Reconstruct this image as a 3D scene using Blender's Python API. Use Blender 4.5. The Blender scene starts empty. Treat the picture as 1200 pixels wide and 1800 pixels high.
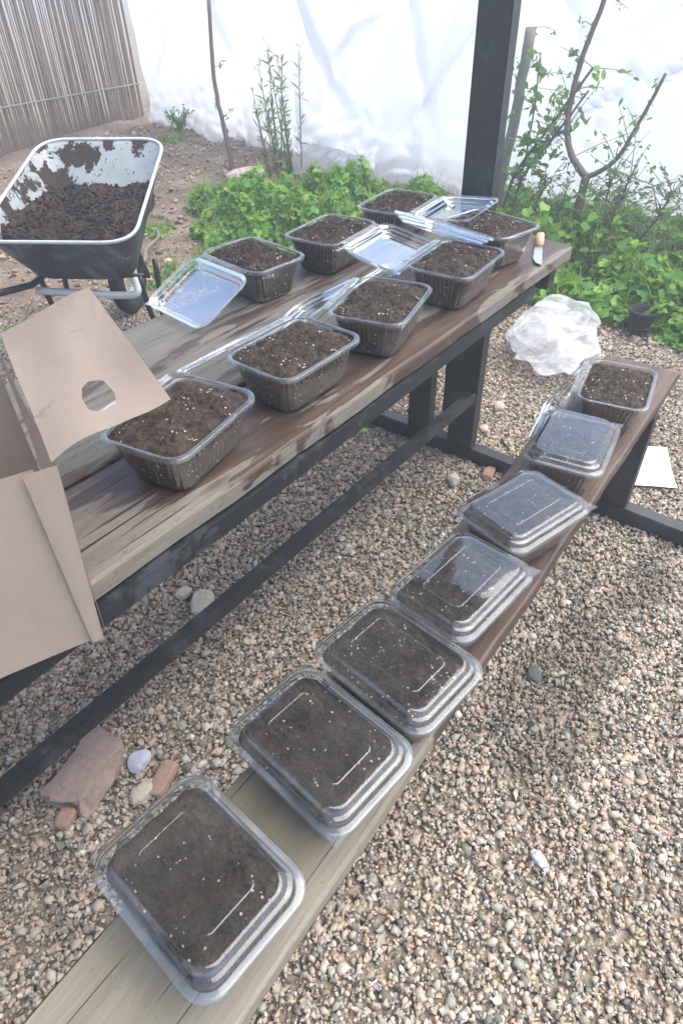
import bpy, bmesh, math, random
import numpy as np
from mathutils import Vector, Matrix, noise
R_ = math.radians
random.seed(7); rng = np.random.default_rng(11)
C = bpy.context.scene.collection
S = bpy.context.scene

# ------------------------------------------------------------------ camera
cam_d = bpy.data.cameras.new("camera"); cam = bpy.data.objects.new("camera", cam_d); C.objects.link(cam)
right = Vector((0.617178, -0.786448, -0.024301)); down = Vector((-0.525304, -0.388854, -0.756867)); fwd = Vector((0.585787, 0.479887, -0.653116))
M = Matrix.Identity(4)
for i in range(3):
    M[i][0] = right[i]; M[i][1] = -down[i]; M[i][2] = -fwd[i]
M[2][3] = 1.4544
cam.matrix_world = M
cam_d.sensor_fit = 'VERTICAL'; cam_d.sensor_height = 36; cam_d.lens = 1150.34 * 36 / 1800
cam_d.clip_start = 0.02; cam_d.clip_end = 500
S.camera = cam

# ------------------------------------------------------------------ world, sun, exposure
SUN_EL, SUN_AZ = 62.0, -45.0            # azimuth measured from +X towards +Y
w = bpy.data.worlds.new("World"); S.world = w; w.use_nodes = True
nt = w.node_tree; bg = nt.nodes['Background']
sky = nt.nodes.new('ShaderNodeTexSky'); sky.sky_type = 'NISHITA'; sky.sun_disc = False
sky.sun_elevation = R_(SUN_EL); sky.sun_rotation = R_(90 - SUN_AZ)
sky.air_density = 1.0; sky.dust_density = 2.0; sky.ozone_density = 1.0
nt.links.new(sky.outputs[0], bg.inputs[0]); bg.inputs[1].default_value = 0.15
sd = bpy.data.lights.new("sun", 'SUN'); sd.energy = 1.9; sd.angle = R_(75); sd.color = (1, .93, .82)
so = bpy.data.objects.new("sun", sd); C.objects.link(so)
a, e = R_(SUN_AZ), R_(SUN_EL)
so.rotation_euler = Vector((math.cos(a) * math.cos(e), math.sin(a) * math.cos(e), math.sin(e))).to_track_quat('Z', 'Y').to_euler()
so.location = (6, 1, 8)
S.view_settings.view_transform = 'Standard'; S.view_settings.look = 'None'
S.view_settings.exposure = 1.68; S.view_settings.gamma = 1
S.cycles.transparent_max_bounces = 24; S.cycles.max_bounces = 10

# ------------------------------------------------------------------ node helpers
class NG:
    def __init__(s, name):
        s.m = bpy.data.materials.new(name); s.m.use_nodes = True; s.t = s.m.node_tree; s.t.nodes.clear()
        s.out = s.n('OutputMaterial')
    def n(s, typ, **kw):
        nd = s.t.nodes.new('ShaderNode' + typ)
        for k, v in kw.items():
            if k.startswith('i_'):
                key = k[2:].replace('_', ' ')
                nd.inputs[int(key) if key.isdigit() else key].default_value = v
            else: setattr(nd, k, v)
        return nd
    def l(s, a, b): s.t.links.new(a, b)
    def noise(s, scale, vec=None, detail=4, rough=.6, dist=0):
        nd = s.n('TexNoise'); nd.inputs['Scale'].default_value = scale; nd.inputs['Detail'].default_value = detail
        nd.inputs['Roughness'].default_value = rough; nd.inputs['Distortion'].default_value = dist
        if vec: s.l(vec, nd.inputs['Vector'])
        return nd.outputs['Fac']
    def ramp(s, fac, stops, interp='LINEAR'):
        r = s.n('ValToRGB'); cr = r.color_ramp; cr.interpolation = interp
        while len(cr.elements) < len(stops): cr.elements.new(.5)
        for el, (p, c) in zip(cr.elements, stops):
            el.position = p; el.color = c if len(c) == 4 else (*c, 1)
        s.l(fac, r.inputs[0]); return r.outputs[0]
    def mix(s, fac, a, b, typ='MIX'):
        m = s.n('MixRGB', blend_type=typ)
        for i, v in enumerate((fac, a, b)):
            if isinstance(v, (int, float)): m.inputs[i].default_value = v if i == 0 else (v, v, v, 1)
            elif isinstance(v, tuple): m.inputs[i].default_value = (*v, 1)
            else: s.l(v, m.inputs[i])
        return m.outputs[0]
    def math(s, op, a, b=0, clamp=False):
        m = s.n('Math', operation=op, use_clamp=clamp)
        for i, v in enumerate((a, b)):
            if isinstance(v, (int, float)): m.inputs[i].default_value = v
            else: s.l(v, m.inputs[i])
        return m.outputs[0]
    def coord(s, scale=(1, 1, 1), kind='Object', loc=(0, 0, 0)):
        tc = s.n('TexCoord'); mp = s.n('Mapping'); mp.inputs['Scale'].default_value = scale; mp.inputs['Location'].default_value = loc
        s.l(tc.outputs[kind], mp.inputs[0]); return mp.outputs[0]
    def bump(s, h, strength=.5, dist=.01, normal=None):
        b = s.n('Bump'); b.inputs['Strength'].default_value = strength; b.inputs['Distance'].default_value = dist
        s.l(h, b.inputs['Height'])
        if normal: s.l(normal, b.inputs['Normal'])
        return b.outputs[0]
    def pbr(s, col, rough=.7, normal=None, metal=0, spec=.5, **kw):
        p = s.n('BsdfPrincipled'); p.inputs['Metallic'].default_value = metal; p.inputs['Specular IOR Level'].default_value = spec
        if isinstance(col, tuple): p.inputs['Base Color'].default_value = (*col, 1)
        else: s.l(col, p.inputs['Base Color'])
        if isinstance(rough, (int, float)): p.inputs['Roughness'].default_value = rough
        else: s.l(rough, p.inputs['Roughness'])
        if normal: s.l(normal, p.inputs['Normal'])
        return p.outputs[0]
    def end(s, sh): s.l(sh, s.out.inputs[0]); return s.m

MAT = {}
def mat_soil(name, specks, c0=(.013, .010, .008), c1=(.098, .075, .058)):
    g = NG(name); v = g.coord()
    n1 = g.noise(230, v, 6, .7); n2 = g.noise(35, v, 3); 
    col = g.ramp(g.math('MULTIPLY', g.math('ADD', n1, n2), .5), [(.36, c0), (.5, tuple((p + q) / 2 for p, q in zip(c0, c1))), (.64, c1)])
    if specks:
        vo = g.n('TexVoronoi'); vo.inputs['Scale'].default_value = 210; g.l(v, vo.inputs['Vector'])
        sep = g.n('SeparateColor'); g.l(vo.outputs['Color'], sep.inputs[0])
        cl = g.noise(28, v, 2)
        sel = g.math('GREATER_THAN', g.math('ADD', sep.outputs[0], g.math('MULTIPLY', g.math('SUBTRACT', cl, .5), specks)), .985)
        near = g.math('LESS_THAN', vo.outputs['Distance'], .42)
        col = g.mix(g.math('MULTIPLY', sel, near), col, (.55, .50, .42))
    nrm = g.bump(n1, .9, .004, g.bump(n2, .5, .01))
    return g.end(g.pbr(col, .92, nrm, spec=.2))
MAT['soil'] = mat_soil('potting_soil', .9)
MAT['soil_plain'] = mat_soil('plain_potting_soil', .25)
MAT['barrow_soil'] = mat_soil('barrow_soil', .0, (.020, .014, .011), (.075, .054, .040))

def mat_plain(name, col, rough=.7, var=.25, scale=30, bump=.2, metal=0, spec=.5):
    g = NG(name); v = g.coord(); n = g.noise(scale, v, 5)
    c = g.mix(n, tuple(x * (1 - var) for x in col), tuple(min(1, x * (1 + var)) for x in col))
    return g.end(g.pbr(c, rough, g.bump(n, bump, .003), metal, spec))
MAT['perlite'] = mat_plain('perlite', (.46, .43, .38), .9)

def mat_clear(name, haze=.04, gl=1.0, rough=.05, tint=(.93, .96, .96)):
    g = NG(name); v = g.coord()
    n = g.noise(30, v, 2, dist=.4); nrm = g.bump(n, .05, .004)
    fr = g.n('Fresnel'); fr.inputs['IOR'].default_value = 1.52; g.l(nrm, fr.inputs['Normal'])
    fac = g.math('MULTIPLY', fr.outputs[0], 1.75 * gl, clamp=True)
    tr = g.n('BsdfTransparent'); tr.inputs[0].default_value = (*tint, 1)
    df = g.n('BsdfDiffuse'); df.inputs[0].default_value = (.8, .84, .86, 1)
    hz = g.math('MULTIPLY', g.ramp(g.noise(18, v, 4), [(.35, (.3,) * 3), (.7, (1,) * 3)]), haze * 2)
    m0 = g.n('MixShader'); g.l(hz, m0.inputs[0]); g.l(tr.outputs[0], m0.inputs[1]); g.l(df.outputs[0], m0.inputs[2])
    gs = g.n('BsdfGlossy'); gs.inputs['Roughness'].default_value = rough; g.l(nrm, gs.inputs['Normal'])
    m = g.n('MixShader'); g.l(fac, m.inputs[0]); g.l(m0.outputs[0], m.inputs[1]); g.l(gs.outputs[0], m.inputs[2])
    return g.end(m.outputs[0])
MAT['clear'] = mat_clear('clear_plastic', .013, 1.25)
MAT['clear_dull'] = mat_clear('dimmed_clear_plastic', .02, .34, .10)  # open lids: sky reflection weakened in the material
MAT['clear_dull_edge'] = mat_clear('whitened_clear_edge', .20, .6, .15, (.8, .85, .87))  # open lid rims whitened so their edges show
MAT['clear_wall'] = mat_clear('ribbed_clear_plastic', .002, .19, .10)
MAT['clear_edge'] = mat_clear('clear_plastic_edge', .055, .9, .12, (.8, .85, .87))

def mat_wood(name, stain_lo, stain_hi, stain_y, seed=0.0, fresh=0.0):
    g = NG(name); tc = g.n('TexCoord'); ob = tc.outputs['Object']
    v = g.coord((1.6, 20, 20), loc=(seed, seed, 0)); v2 = g.coord((.6, 5, 5), loc=(seed, 0, 0)); v3 = g.coord((3, 120, 120), loc=(seed, 0, 0))
    grain = g.noise(4.0, v, 6, .65, .6); wide = g.noise(3.2, v2, 3, .5, .8); fine = g.noise(5.0, v3, 3)
    dry = g.ramp(g.math('ADD', g.math('MULTIPLY', grain, .6), g.math('MULTIPLY', wide, .4)),
                 [(.28, (.115, .10, .08)), (.48, (.175, .155, .125)), (.68, (.235, .213, .175))])
    dry = g.mix(g.math('MULTIPLY', g.ramp(fine, [(.42, (0,) * 3), (.62, (1,) * 3)]), .42), dry, (.095, .088, .075))
    spk = g.noise(70, g.coord((1, 1.6, 1)), 3, .6); dry = g.mix(g.ramp(spk, [(.62, (0,) * 3), (.68, (.6,) * 3)]), dry, (.08, .07, .055))
    dark_tone = g.ramp(g.math('ADD', g.math('MULTIPLY', grain, .5), g.math('MULTIPLY', wide, .5)),
                 [(.34, (.034, .024, .019)), (.5, (.072, .048, .036)), (.66, (.125, .082, .058))])  # colours of the wet, stained wood
    sx = g.n('SeparateXYZ'); g.l(ob, sx.inputs[0])
    st = g.noise(1.6, g.coord((1.5, 9, 2), loc=(seed * 3, seed, 0)), 5, .62, .7)
    mx = g.n('MapRange', interpolation_type='SMOOTHSTEP'); g.l(sx.outputs[0], mx.inputs[0])
    mx.inputs[1].default_value = stain_lo[0]; mx.inputs[2].default_value = stain_lo[1]; mx.inputs[3].default_value = stain_hi[0]; mx.inputs[4].default_value = stain_hi[1]
    my = g.n('MapRange', interpolation_type='SMOOTHSTEP'); g.l(sx.outputs[1], my.inputs[0])
    my.inputs[1].default_value = stain_y[0]; my.inputs[2].default_value = stain_y[1]; my.inputs[3].default_value = stain_y[2]; my.inputs[4].default_value = stain_y[3]
    f = g.math('ADD', g.math('ADD', st, mx.outputs[0]), my.outputs[0])
    wm = g.ramp(f, [(.50, (0,) * 3), (.53, (1,) * 3)])
    col = g.mix(wm, dry, dark_tone)
    if fresh: col = g.mix(g.math('MULTIPLY', g.math('SUBTRACT', 1, wm), fresh), col, (.30, .27, .18))
    # knots
    kv = g.n('TexVoronoi'); kv.inputs['Scale'].default_value = 1.0; g.l(g.coord((2.2, 7, 1), loc=(seed, 1.3, 0)), kv.inputs['Vector'])
    kn = g.ramp(kv.outputs['Distance'], [(.04, (1,) * 3), (.10, (0,) * 3)]); col = g.mix(g.math('MULTIPLY', kn, .6), col, (.05, .035, .025))
    rg = g.mix(wm, (.78, .78, .78), (.42, .42, .42))
    # cracks
    cr = g.ramp(g.noise(2.2, g.coord((.8, 60, 60), loc=(seed + 4, 0, 0)), 2, .5, .3), [(.30, (0,) * 3), (.335, (1,) * 3)])
    col = g.mix(cr, (.03, .024, .018), col)
    nrm = g.bump(grain, .35, .004, g.bump(cr, .5, .003))
    return g.end(g.pbr(col, rg, nrm, spec=.35))
MAT['wood_front'] = mat_wood('weathered_front_plank', (.10, .60), (-.32, .09), (.72, .79, -.07, .03), 0.0)
MAT['wood_mid'] = mat_wood('weathered_middle_plank', (.2, 1.7), (-.10, .02), (.95, 1.16, .06, -.06), 5.0)
MAT['wood_rear'] = mat_wood('weathered_rear_plank', (.2, 1.9), (-.10, .03), (1.15, 1.37, .05, -.05), 9.0)
MAT['wood_bench'] = mat_wood('weathered_bench_plank', (.35, .75), (-.36, .34), (-.1, .1, 0.02, -.02), 14.0, .25)

def mat_steel(name, base=(.010, .016, .019)):
    g = NG(name); v = g.coord()
    n = g.noise(9, v, 6, .7, .3); n2 = g.noise(60, v, 4)
    wear = g.ramp(g.math('ADD', g.math('MULTIPLY', n, .75), g.math('MULTIPLY', n2, .25)), [(.52, (0,) * 3), (.60, (1,) * 3)])
    col = g.mix(g.math('MULTIPLY', wear, .5), base, (.055, .068, .078))
    col = g.mix(g.math('MULTIPLY', g.noise(25, v, 3), .15), col, (.10, .07, .05))
    rg = g.mix(wear, (.38, .38, .38), (.62, .62, .62))
    return g.end(g.pbr(col, rg, g.bump(n2, .25, .002), spec=.5))
MAT['steel'] = mat_steel('dark_painted_steel')
MAT['unseen_roof'] = mat_plain('roof_board', (.10, .085, .07), .85)

def mat_card():
    g = NG('cardboard'); v = g.coord(); n = g.noise(5, v, 6, .7); f = g.noise(400, g.coord((1, 1, 1)), 2)
    wv = g.n('TexWave'); wv.inputs['Scale'].default_value = 55; g.l(v, wv.inputs[0]); wv.bands_direction = 'DIAGONAL'
    col = g.mix(n, (.49, .40, .33), (.59, .495, .42)); col = g.mix(g.math('MULTIPLY', f, .25), col, (.44, .35, .29))
    sc = g.ramp(g.noise(22, v, 4, .7, .4), [(.66, (0,) * 3), (.72, (.5,) * 3)]); col = g.mix(sc, col, (.33, .25, .20))
    return g.end(g.pbr(col, .85, g.bump(g.math('ADD', g.math('MULTIPLY', wv.outputs['Fac'], .03), n), .25, .003), spec=.15))
MAT['card'] = mat_card()

def mat_leaf(name, stops, trans=.45):
    g = NG(name); at = g.n('Attribute', attribute_name='rnd'); v = g.coord()
    col = g.ramp(at.outputs['Fac'], stops); col = g.mix(g.math('MULTIPLY', g.noise(60, v, 2), .35), col, tuple(x * .6 for x in stops[0][1]))
    p = g.pbr(col, .5, spec=.35); tl = g.n('BsdfTranslucent'); g.l(g.mix(.35, col, (.25, .42, .03)), tl.inputs[0])
    m = g.n('MixShader'); m.inputs[0].default_value = trans; g.l(p, m.inputs[1]); g.l(tl.outputs[0], m.inputs[2])
    return g.end(m.outputs[0])
MAT['leaf'] = mat_leaf('green_leaf', [(0, (.06, .18, .045)), (.3, (.13, .33, .07)), (.65, (.26, .50, .08)), (.88, (.44, .60, .12)), (1, (.55, .58, .18))])
MAT['leaf_cool'] = mat_leaf('cool_green_leaf', [(0, (.07, .17, .07)), (.5, (.13, .30, .10)), (.9, (.24, .44, .13)), (1, (.38, .50, .17))])
MAT['leaf_dry'] = mat_leaf('dry_leaf', [(0, (.20, .26, .11)), (.5, (.34, .36, .18)), (1, (.48, .44, .27))])
MAT['bark'] = mat_plain('bark', (.17, .135, .11), .85, .4, 60, .6)
MAT['bark_grey'] = mat_plain('grey_bark', (.22, .21, .18), .85, .4, 50, .6)

def mat_gravel():
    g = NG('crushed_gravel'); at = g.n('Attribute', attribute_name='rnd'); wt = g.n('Attribute', attribute_name='dark_tone'); v = g.coord()
    col = g.ramp(at.outputs['Fac'], [(0, (.09, .10, .09)), (.12, (.20, .205, .17)), (.22, (.40, .33, .24)), (.40, (.46, .36, .26)),
        (.52, (.42, .33, .27)), (.64, (.54, .48, .40)), (.76, (.25, .265, .22)), (.86, (.56, .51, .42)), (.94, (.40, .29, .22)), (1, (.74, .71, .66))])
    col = g.mix(g.math('MULTIPLY', g.noise(160, v, 5, .7), .4), col, (.20, .17, .135))
    col = g.mix(g.math('MULTIPLY', wt.outputs['Fac'], .48), col, (.035, .03, .024))  # stones mixed darker by a per-stone value
    dn = g.n('TexNoise'); dn.inputs['Scale'].default_value = 2.2; dn.inputs['Detail'].default_value = 4; g.l(v, dn.inputs['Vector'])
    sx = g.n('SeparateXYZ'); g.l(v, sx.inputs[0]); mr = g.n('MapRange'); g.l(sx.outputs[1], mr.inputs[0]); mr.inputs[1].default_value = .75; mr.inputs[2].default_value = 1.1; mr.inputs[3].default_value = .02; mr.inputs[4].default_value = .36
    col = g.mix(g.math('ADD', mr.outputs[0], g.math('MULTIPLY', g.math('SUBTRACT', dn.outputs['Fac'], .5), .8), clamp=True), col, (.31, .215, .145))
    return g.end(g.pbr(col, .78, g.bump(g.noise(220, v, 4), .35, .002), spec=.3))
MAT['gravel'] = mat_gravel()
def mat_ground():
    g = NG('bare_earth'); v = g.coord(); n = g.noise(3, v, 6, .65); n2 = g.noise(45, v, 5, .7); n3 = g.noise(140, v, 3)
    col = g.ramp(g.math('ADD', g.math('MULTIPLY', n, .5), g.math('MULTIPLY', n2, .5)), [(.36, (.085, .062, .045)), (.5, (.19, .145, .105)), (.64, (.31, .25, .19))])
    vo = g.n('TexVoronoi'); vo.inputs['Scale'].default_value = 130; g.l(v, vo.inputs['Vector']); sp = g.n('SeparateColor'); g.l(vo.outputs['Color'], sp.inputs[0])
    grit = g.ramp(sp.outputs[0], [(0, (.16, .14, .11)), (.3, (.30, .25, .18)), (.6, (.40, .32, .24)), (.8, (.25, .23, .19)), (1, (.5, .44, .35))])
    at = g.n('Attribute', attribute_name='gravelly')
    col = g.mix(at.outputs['Fac'], col, grit)
    return g.end(g.pbr(col, .95, g.bump(g.math('MULTIPLY', vo.outputs['Distance'], at.outputs['Fac']), -.6, .01, g.bump(n3, .6, .006, g.bump(n2, .7, .02))), spec=.15))
MAT['ground'] = mat_ground()
def mat_sheet(name, trans, col=(.80, .83, .85)):
    g = NG(name); v = g.coord(); n = g.noise(2.2, g.coord((1, 1, 1.6)), 5, .6, .5)
    c = g.mix(n, tuple(x * .88 for x in col), col)
    sz = g.n('SeparateXYZ'); g.l(v, sz.inputs[0]); dz = g.n('MapRange'); g.l(g.math('ADD', sz.outputs[2], g.math('MULTIPLY', n, -.35)), dz.inputs[0]); dz.inputs[1].default_value = -.15; dz.inputs[2].default_value = .12; dz.inputs[3].default_value = .55; dz.inputs[4].default_value = 0
    c = g.mix(dz.outputs[0], c, (.42, .36, .29))
    d = g.pbr(c, .35, g.bump(g.ramp(g.noise(1.6, v, 2, .5, 1.6), [(.46, (0,) * 3), (.5, (1,) * 3), (.54, (0,) * 3)]), .14, .02, g.bump(g.ramp(g.noise(2.7, g.coord((1, 1, .6), loc=(3, 1, 2)), 2, .5, 1.2), [(.47, (0,) * 3), (.5, (1,) * 3), (.56, (0,) * 3)]), .12, .015, g.bump(g.noise(3, v, 3, .5, .8), .12, .03))), spec=.5); t = g.n('BsdfTranslucent'); g.l(c, t.inputs[0])
    m = g.n('MixShader'); m.inputs[0].default_value = trans; g.l(d, m.inputs[1]); g.l(t.outputs[0], m.inputs[2])
    return g.end(m.outputs[0])
MAT['sheet'] = mat_sheet('white_polythene', .6, (.86, .88, .89))
def mat_bag():
    g = NG('bag_plastic'); v = g.coord(); n = g.noise(9, v, 4, .6, .6)
    d = g.pbr((.74, .76, .78), .3, g.bump(n, .5, .02)); t = g.n('BsdfTranslucent'); t.inputs[0].default_value = (.9, .9, .9, 1)
    tr = g.n('BsdfTransparent')
    m = g.n('MixShader'); m.inputs[0].default_value = .45; g.l(d, m.inputs[1]); g.l(t.outputs[0], m.inputs[2])
    m2 = g.n('MixShader'); g.l(g.ramp(n, [(.38, (.2,) * 3), (.6, (.72,) * 3)]), m2.inputs[0]); g.l(m.outputs[0], m2.inputs[1]); g.l(tr.outputs[0], m2.inputs[2])
    return g.end(m2.outputs[0])
MAT['bag'] = mat_bag()
def mat_tray():
    g = NG('galvanised_tray'); v = g.coord(); n = g.noise(6.5, v, 7, .66, .05); n2 = g.noise(150, v, 4, .7)
    soil = g.ramp(n2, [(.35, (.014, .01, .008)), (.65, (.07, .05, .036))])
    zinc = g.mix(g.noise(14, v, 5), (.22, .24, .24), (.40, .42, .41))
    mk = g.ramp(n, [(.535, (0,) * 3), (.555, (1,) * 3)])
    sp = g.ramp(g.noise(48, v, 3, .6), [(.66, (0,) * 3), (.69, (1,) * 3)]); mk = g.math('MAXIMUM', mk, sp)
    return g.end(g.pbr(g.mix(mk, zinc, soil), g.mix(mk, (.5,) * 3, (.95,) * 3), g.bump(g.math('MULTIPLY', n2, mk), .8, .006, g.bump(mk, .5, .006)), spec=.4))
MAT['tray_in'] = mat_tray()
def mat_trayout():
    g = NG('dirty_dark_tray'); v = g.coord((1, 1, .5)); n = g.noise(7, v, 6, .7, .6)
    c = g.ramp(n, [(.40, (.022, .030, .034)), (.52, (.055, .07, .074)), (.66, (.19, .20, .195))])
    return g.end(g.pbr(c, .55, g.bump(n, .2, .004)))
MAT['tray_out'] = mat_trayout()
MAT['tube'] = mat_plain('pale_tube', (.48, .50, .48), .5, .3, 20)
MAT['rubber'] = mat_plain('rubber', (.02, .02, .02), .8)
MAT['reed'] = mat_plain('reed', (.23, .165, .11), .85, .45, 12)
MAT['blade'] = mat_plain('blade_steel', (.48, .50, .52), .3, .12, 30, .05, .7)
MAT['handle'] = mat_plain('pale_wood_handle', (.50, .30, .19), .6, .2, 40)
MAT['paper'] = mat_plain('paper', (.85, .85, .84), .8, .03)
MAT['ink'] = mat_plain('grey_print', (.45, .46, .48), .8, .05)
def stone_mat(name, c): MAT[name] = mat_plain(name, c, .9, .45, 60, 1.0)
stone_mat('stone_pink', (.25, .185, .15)); stone_mat('stone_grey', (.36, .39, .42)); stone_mat('stone_cream', (.42, .36, .28)); stone_mat('stone_dark', (.06, .075, .07)); stone_mat('brick', (.29, .185, .135)); stone_mat('stone_white', (.40, .42, .46))
stone_mat('slab', (.52, .42, .36)); stone_mat('pot', (.02, .022, .028))

# ------------------------------------------------------------------ object helpers
def tag(o, label=None, cat=None, group=None, kind=None):
    if label: o['label'] = label
    if cat: o['category'] = cat
    if group: o['group'] = group
    if kind: o['kind'] = kind
    return o
def empty(name, label, cat, loc=(0, 0, 0), rz=0, group=None):
    o = bpy.data.objects.new(name, None); C.objects.link(o); o.location = loc; o.rotation_euler = (0, 0, rz); o.empty_display_size = .05
    return tag(o, label, cat, group)
def link(name, me, mats, parent=None, smooth=False):
    o = bpy.data.objects.new(name, me); C.objects.link(o)
    for m in (mats if isinstance(mats, (list, tuple)) else [mats]): me.materials.append(MAT[m])
    if smooth: me.polygons.foreach_set('use_smooth', [True] * len(me.polygons))
    if parent: o.parent = parent
    return o
def mesh(verts, faces, off=(0, 0, 0)):
    me = bpy.data.meshes.new('m'); me.from_pydata([(v[0] - off[0], v[1] - off[1], v[2] - off[2]) for v in verts], [], faces); me.update(); return me
def bm_mesh(bm, off=(0, 0, 0)):
    for v in bm.verts: v.co -= Vector(off)
    bmesh.ops.recalc_face_normals(bm, faces=bm.faces)
    me = bpy.data.meshes.new('m'); bm.to_mesh(me); bm.free(); return me
def bm_box(bm, c, s, rz=0, bevel=.003, rot=None):
    """box centred at c, size s"""
    r = bmesh.ops.create_cube(bm, size=1)['verts']
    for v in r: v.co = Vector((v.co.x * s[0], v.co.y * s[1], v.co.z * s[2]))
    if bevel:
        ed = list({e for v in r for e in v.link_edges})
        res = bmesh.ops.bevel(bm, geom=ed, offset=bevel, segments=2, affect='EDGES')
        r = list({v for f in res['faces'] for v in f.verts} | {v for v in r if v.is_valid})
    m = Matrix.Translation(c) @ (rot.to_4x4() if rot else Matrix.Rotation(rz, 4, 'Z'))
    for v in r: v.co = m @ v.co
    return r
def bm_bar(bm, p, q, w_, h_, bevel=.003, up=(0, 0, 1)):
    p, q = Vector(p), Vector(q); d = q - p; x = d.normalized(); u = Vector(up)
    y = u.cross(x)
    y = y.normalized() if y.length > 1e-4 else Vector((0, 1, 0)); z = x.cross(y)
    rot = Matrix((x, y, z)).transposed()
    bm_box(bm, (p + q) / 2, (d.length, w_, h_), bevel=bevel, rot=rot)
def bm_tube(bm, pts, rad, n=8, closed_caps=True, jitter=0):
    pts = [Vector(p) for p in pts]; rings = []
    if not isinstance(rad, (list, tuple)): rad = [rad] * len(pts)
    prev = None
    for i, p in enumerate(pts):
        t = (pts[min(i + 1, len(pts) - 1)] - pts[max(i - 1, 0)]).normalized()
        if prev is None: u = t.orthogonal().normalized()
        else: u = (prev - t * prev.dot(t)).normalized()
        prev = u; v = t.cross(u)
        rings.append([bm.verts.new(p + (u * math.cos(2 * math.pi * k / n) + v * math.sin(2 * math.pi * k / n)) * rad[i] * (1 + jitter * (random.random() - .5))) for k in range(n)])
    for a_, b_ in zip(rings, rings[1:]):
        for k in range(n): bm.faces.new((a_[k], a_[(k + 1) % n], b_[(k + 1) % n], b_[k]))
    if closed_caps:
        bm.faces.new(rings[0][::-1]); bm.faces.new(rings[-1])
def smooth_path(ctrl, n=6):
    P = [Vector(c) for c in ctrl]; P = [2 * P[0] - P[1]] + P + [2 * P[-1] - P[-2]]; out = []
    for i in range(1, len(P) - 2):
        for k in range(n):
            t = k / n; a_, b_, c_, d_ = P[i - 1], P[i], P[i + 1], P[i + 2]
            out.append(.5 * ((2 * b_) + (c_ - a_) * t + (2 * a_ - 5 * b_ + 4 * c_ - d_) * t * t + (3 * b_ - a_ - 3 * c_ + d_) * t ** 3))
    out.append(P[-2]); return out
def nz(x, y, z=0): return noise.noise(Vector((x, y, z)))
def fbm(x, y, z=0, o=4): return noise.fractal(Vector((x, y, z)), 1.0, 2.0, o)

# ------------------------------------------------------------------ the ground
def in_gravel(x, y):
    lim = 3.12 if y < 1.4 else 3.12 - (y - 1.4) * .62
    if y > 1.9: lim = min(lim, 2.8 - (y - 1.9) * .75)
    return lim - x + .18 * nz(x * 2.3, y * 2.3) + .08 * nz(x * 7, y * 7)
def ground_z(x, y):
    z = .018 * fbm(x * 1.4, y * 1.4)
    if x > 3.2: z += .10 * min(1, (x - 3.2) / 1.2) * (.5 + .5 * math.tanh((y - 2.4) * 2)) + .05 * fbm(x * 2.5 + 5, y * 2.5) * min(1, x - 3.2)
    return z
xs = np.concatenate([[-60, -20, -8, -3], np.arange(-1.5, 6.0, .06), [7, 9, 14, 30, 80]]); ys = np.concatenate([[-60, -20, -8], np.arange(-3, 7.5, .06), [9, 12, 30, 80]])
V = [(x, y, (ground_z(x, y) if -1.5 <= x < 6 and -3 <= y < 7.5 else 0) - .006) for y in ys for x in xs]
nx = len(xs); F = [(j * nx + i, j * nx + i + 1, (j + 1) * nx + i + 1, (j + 1) * nx + i) for j in range(len(ys) - 1) for i in range(nx - 1)]
o = link('ground', mesh(V, F), 'ground', smooth=True); tag(o, kind='structure')
at = o.data.attributes.new('gravelly', 'FLOAT', 'POINT'); at.data.foreach_set('value', np.array([min(1, max(0, in_gravel(x, y) * 3 + .5)) if -3 < x < 6 and -3 < y < 7.5 else .5 for (x, y, z) in V], np.float32))

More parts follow.
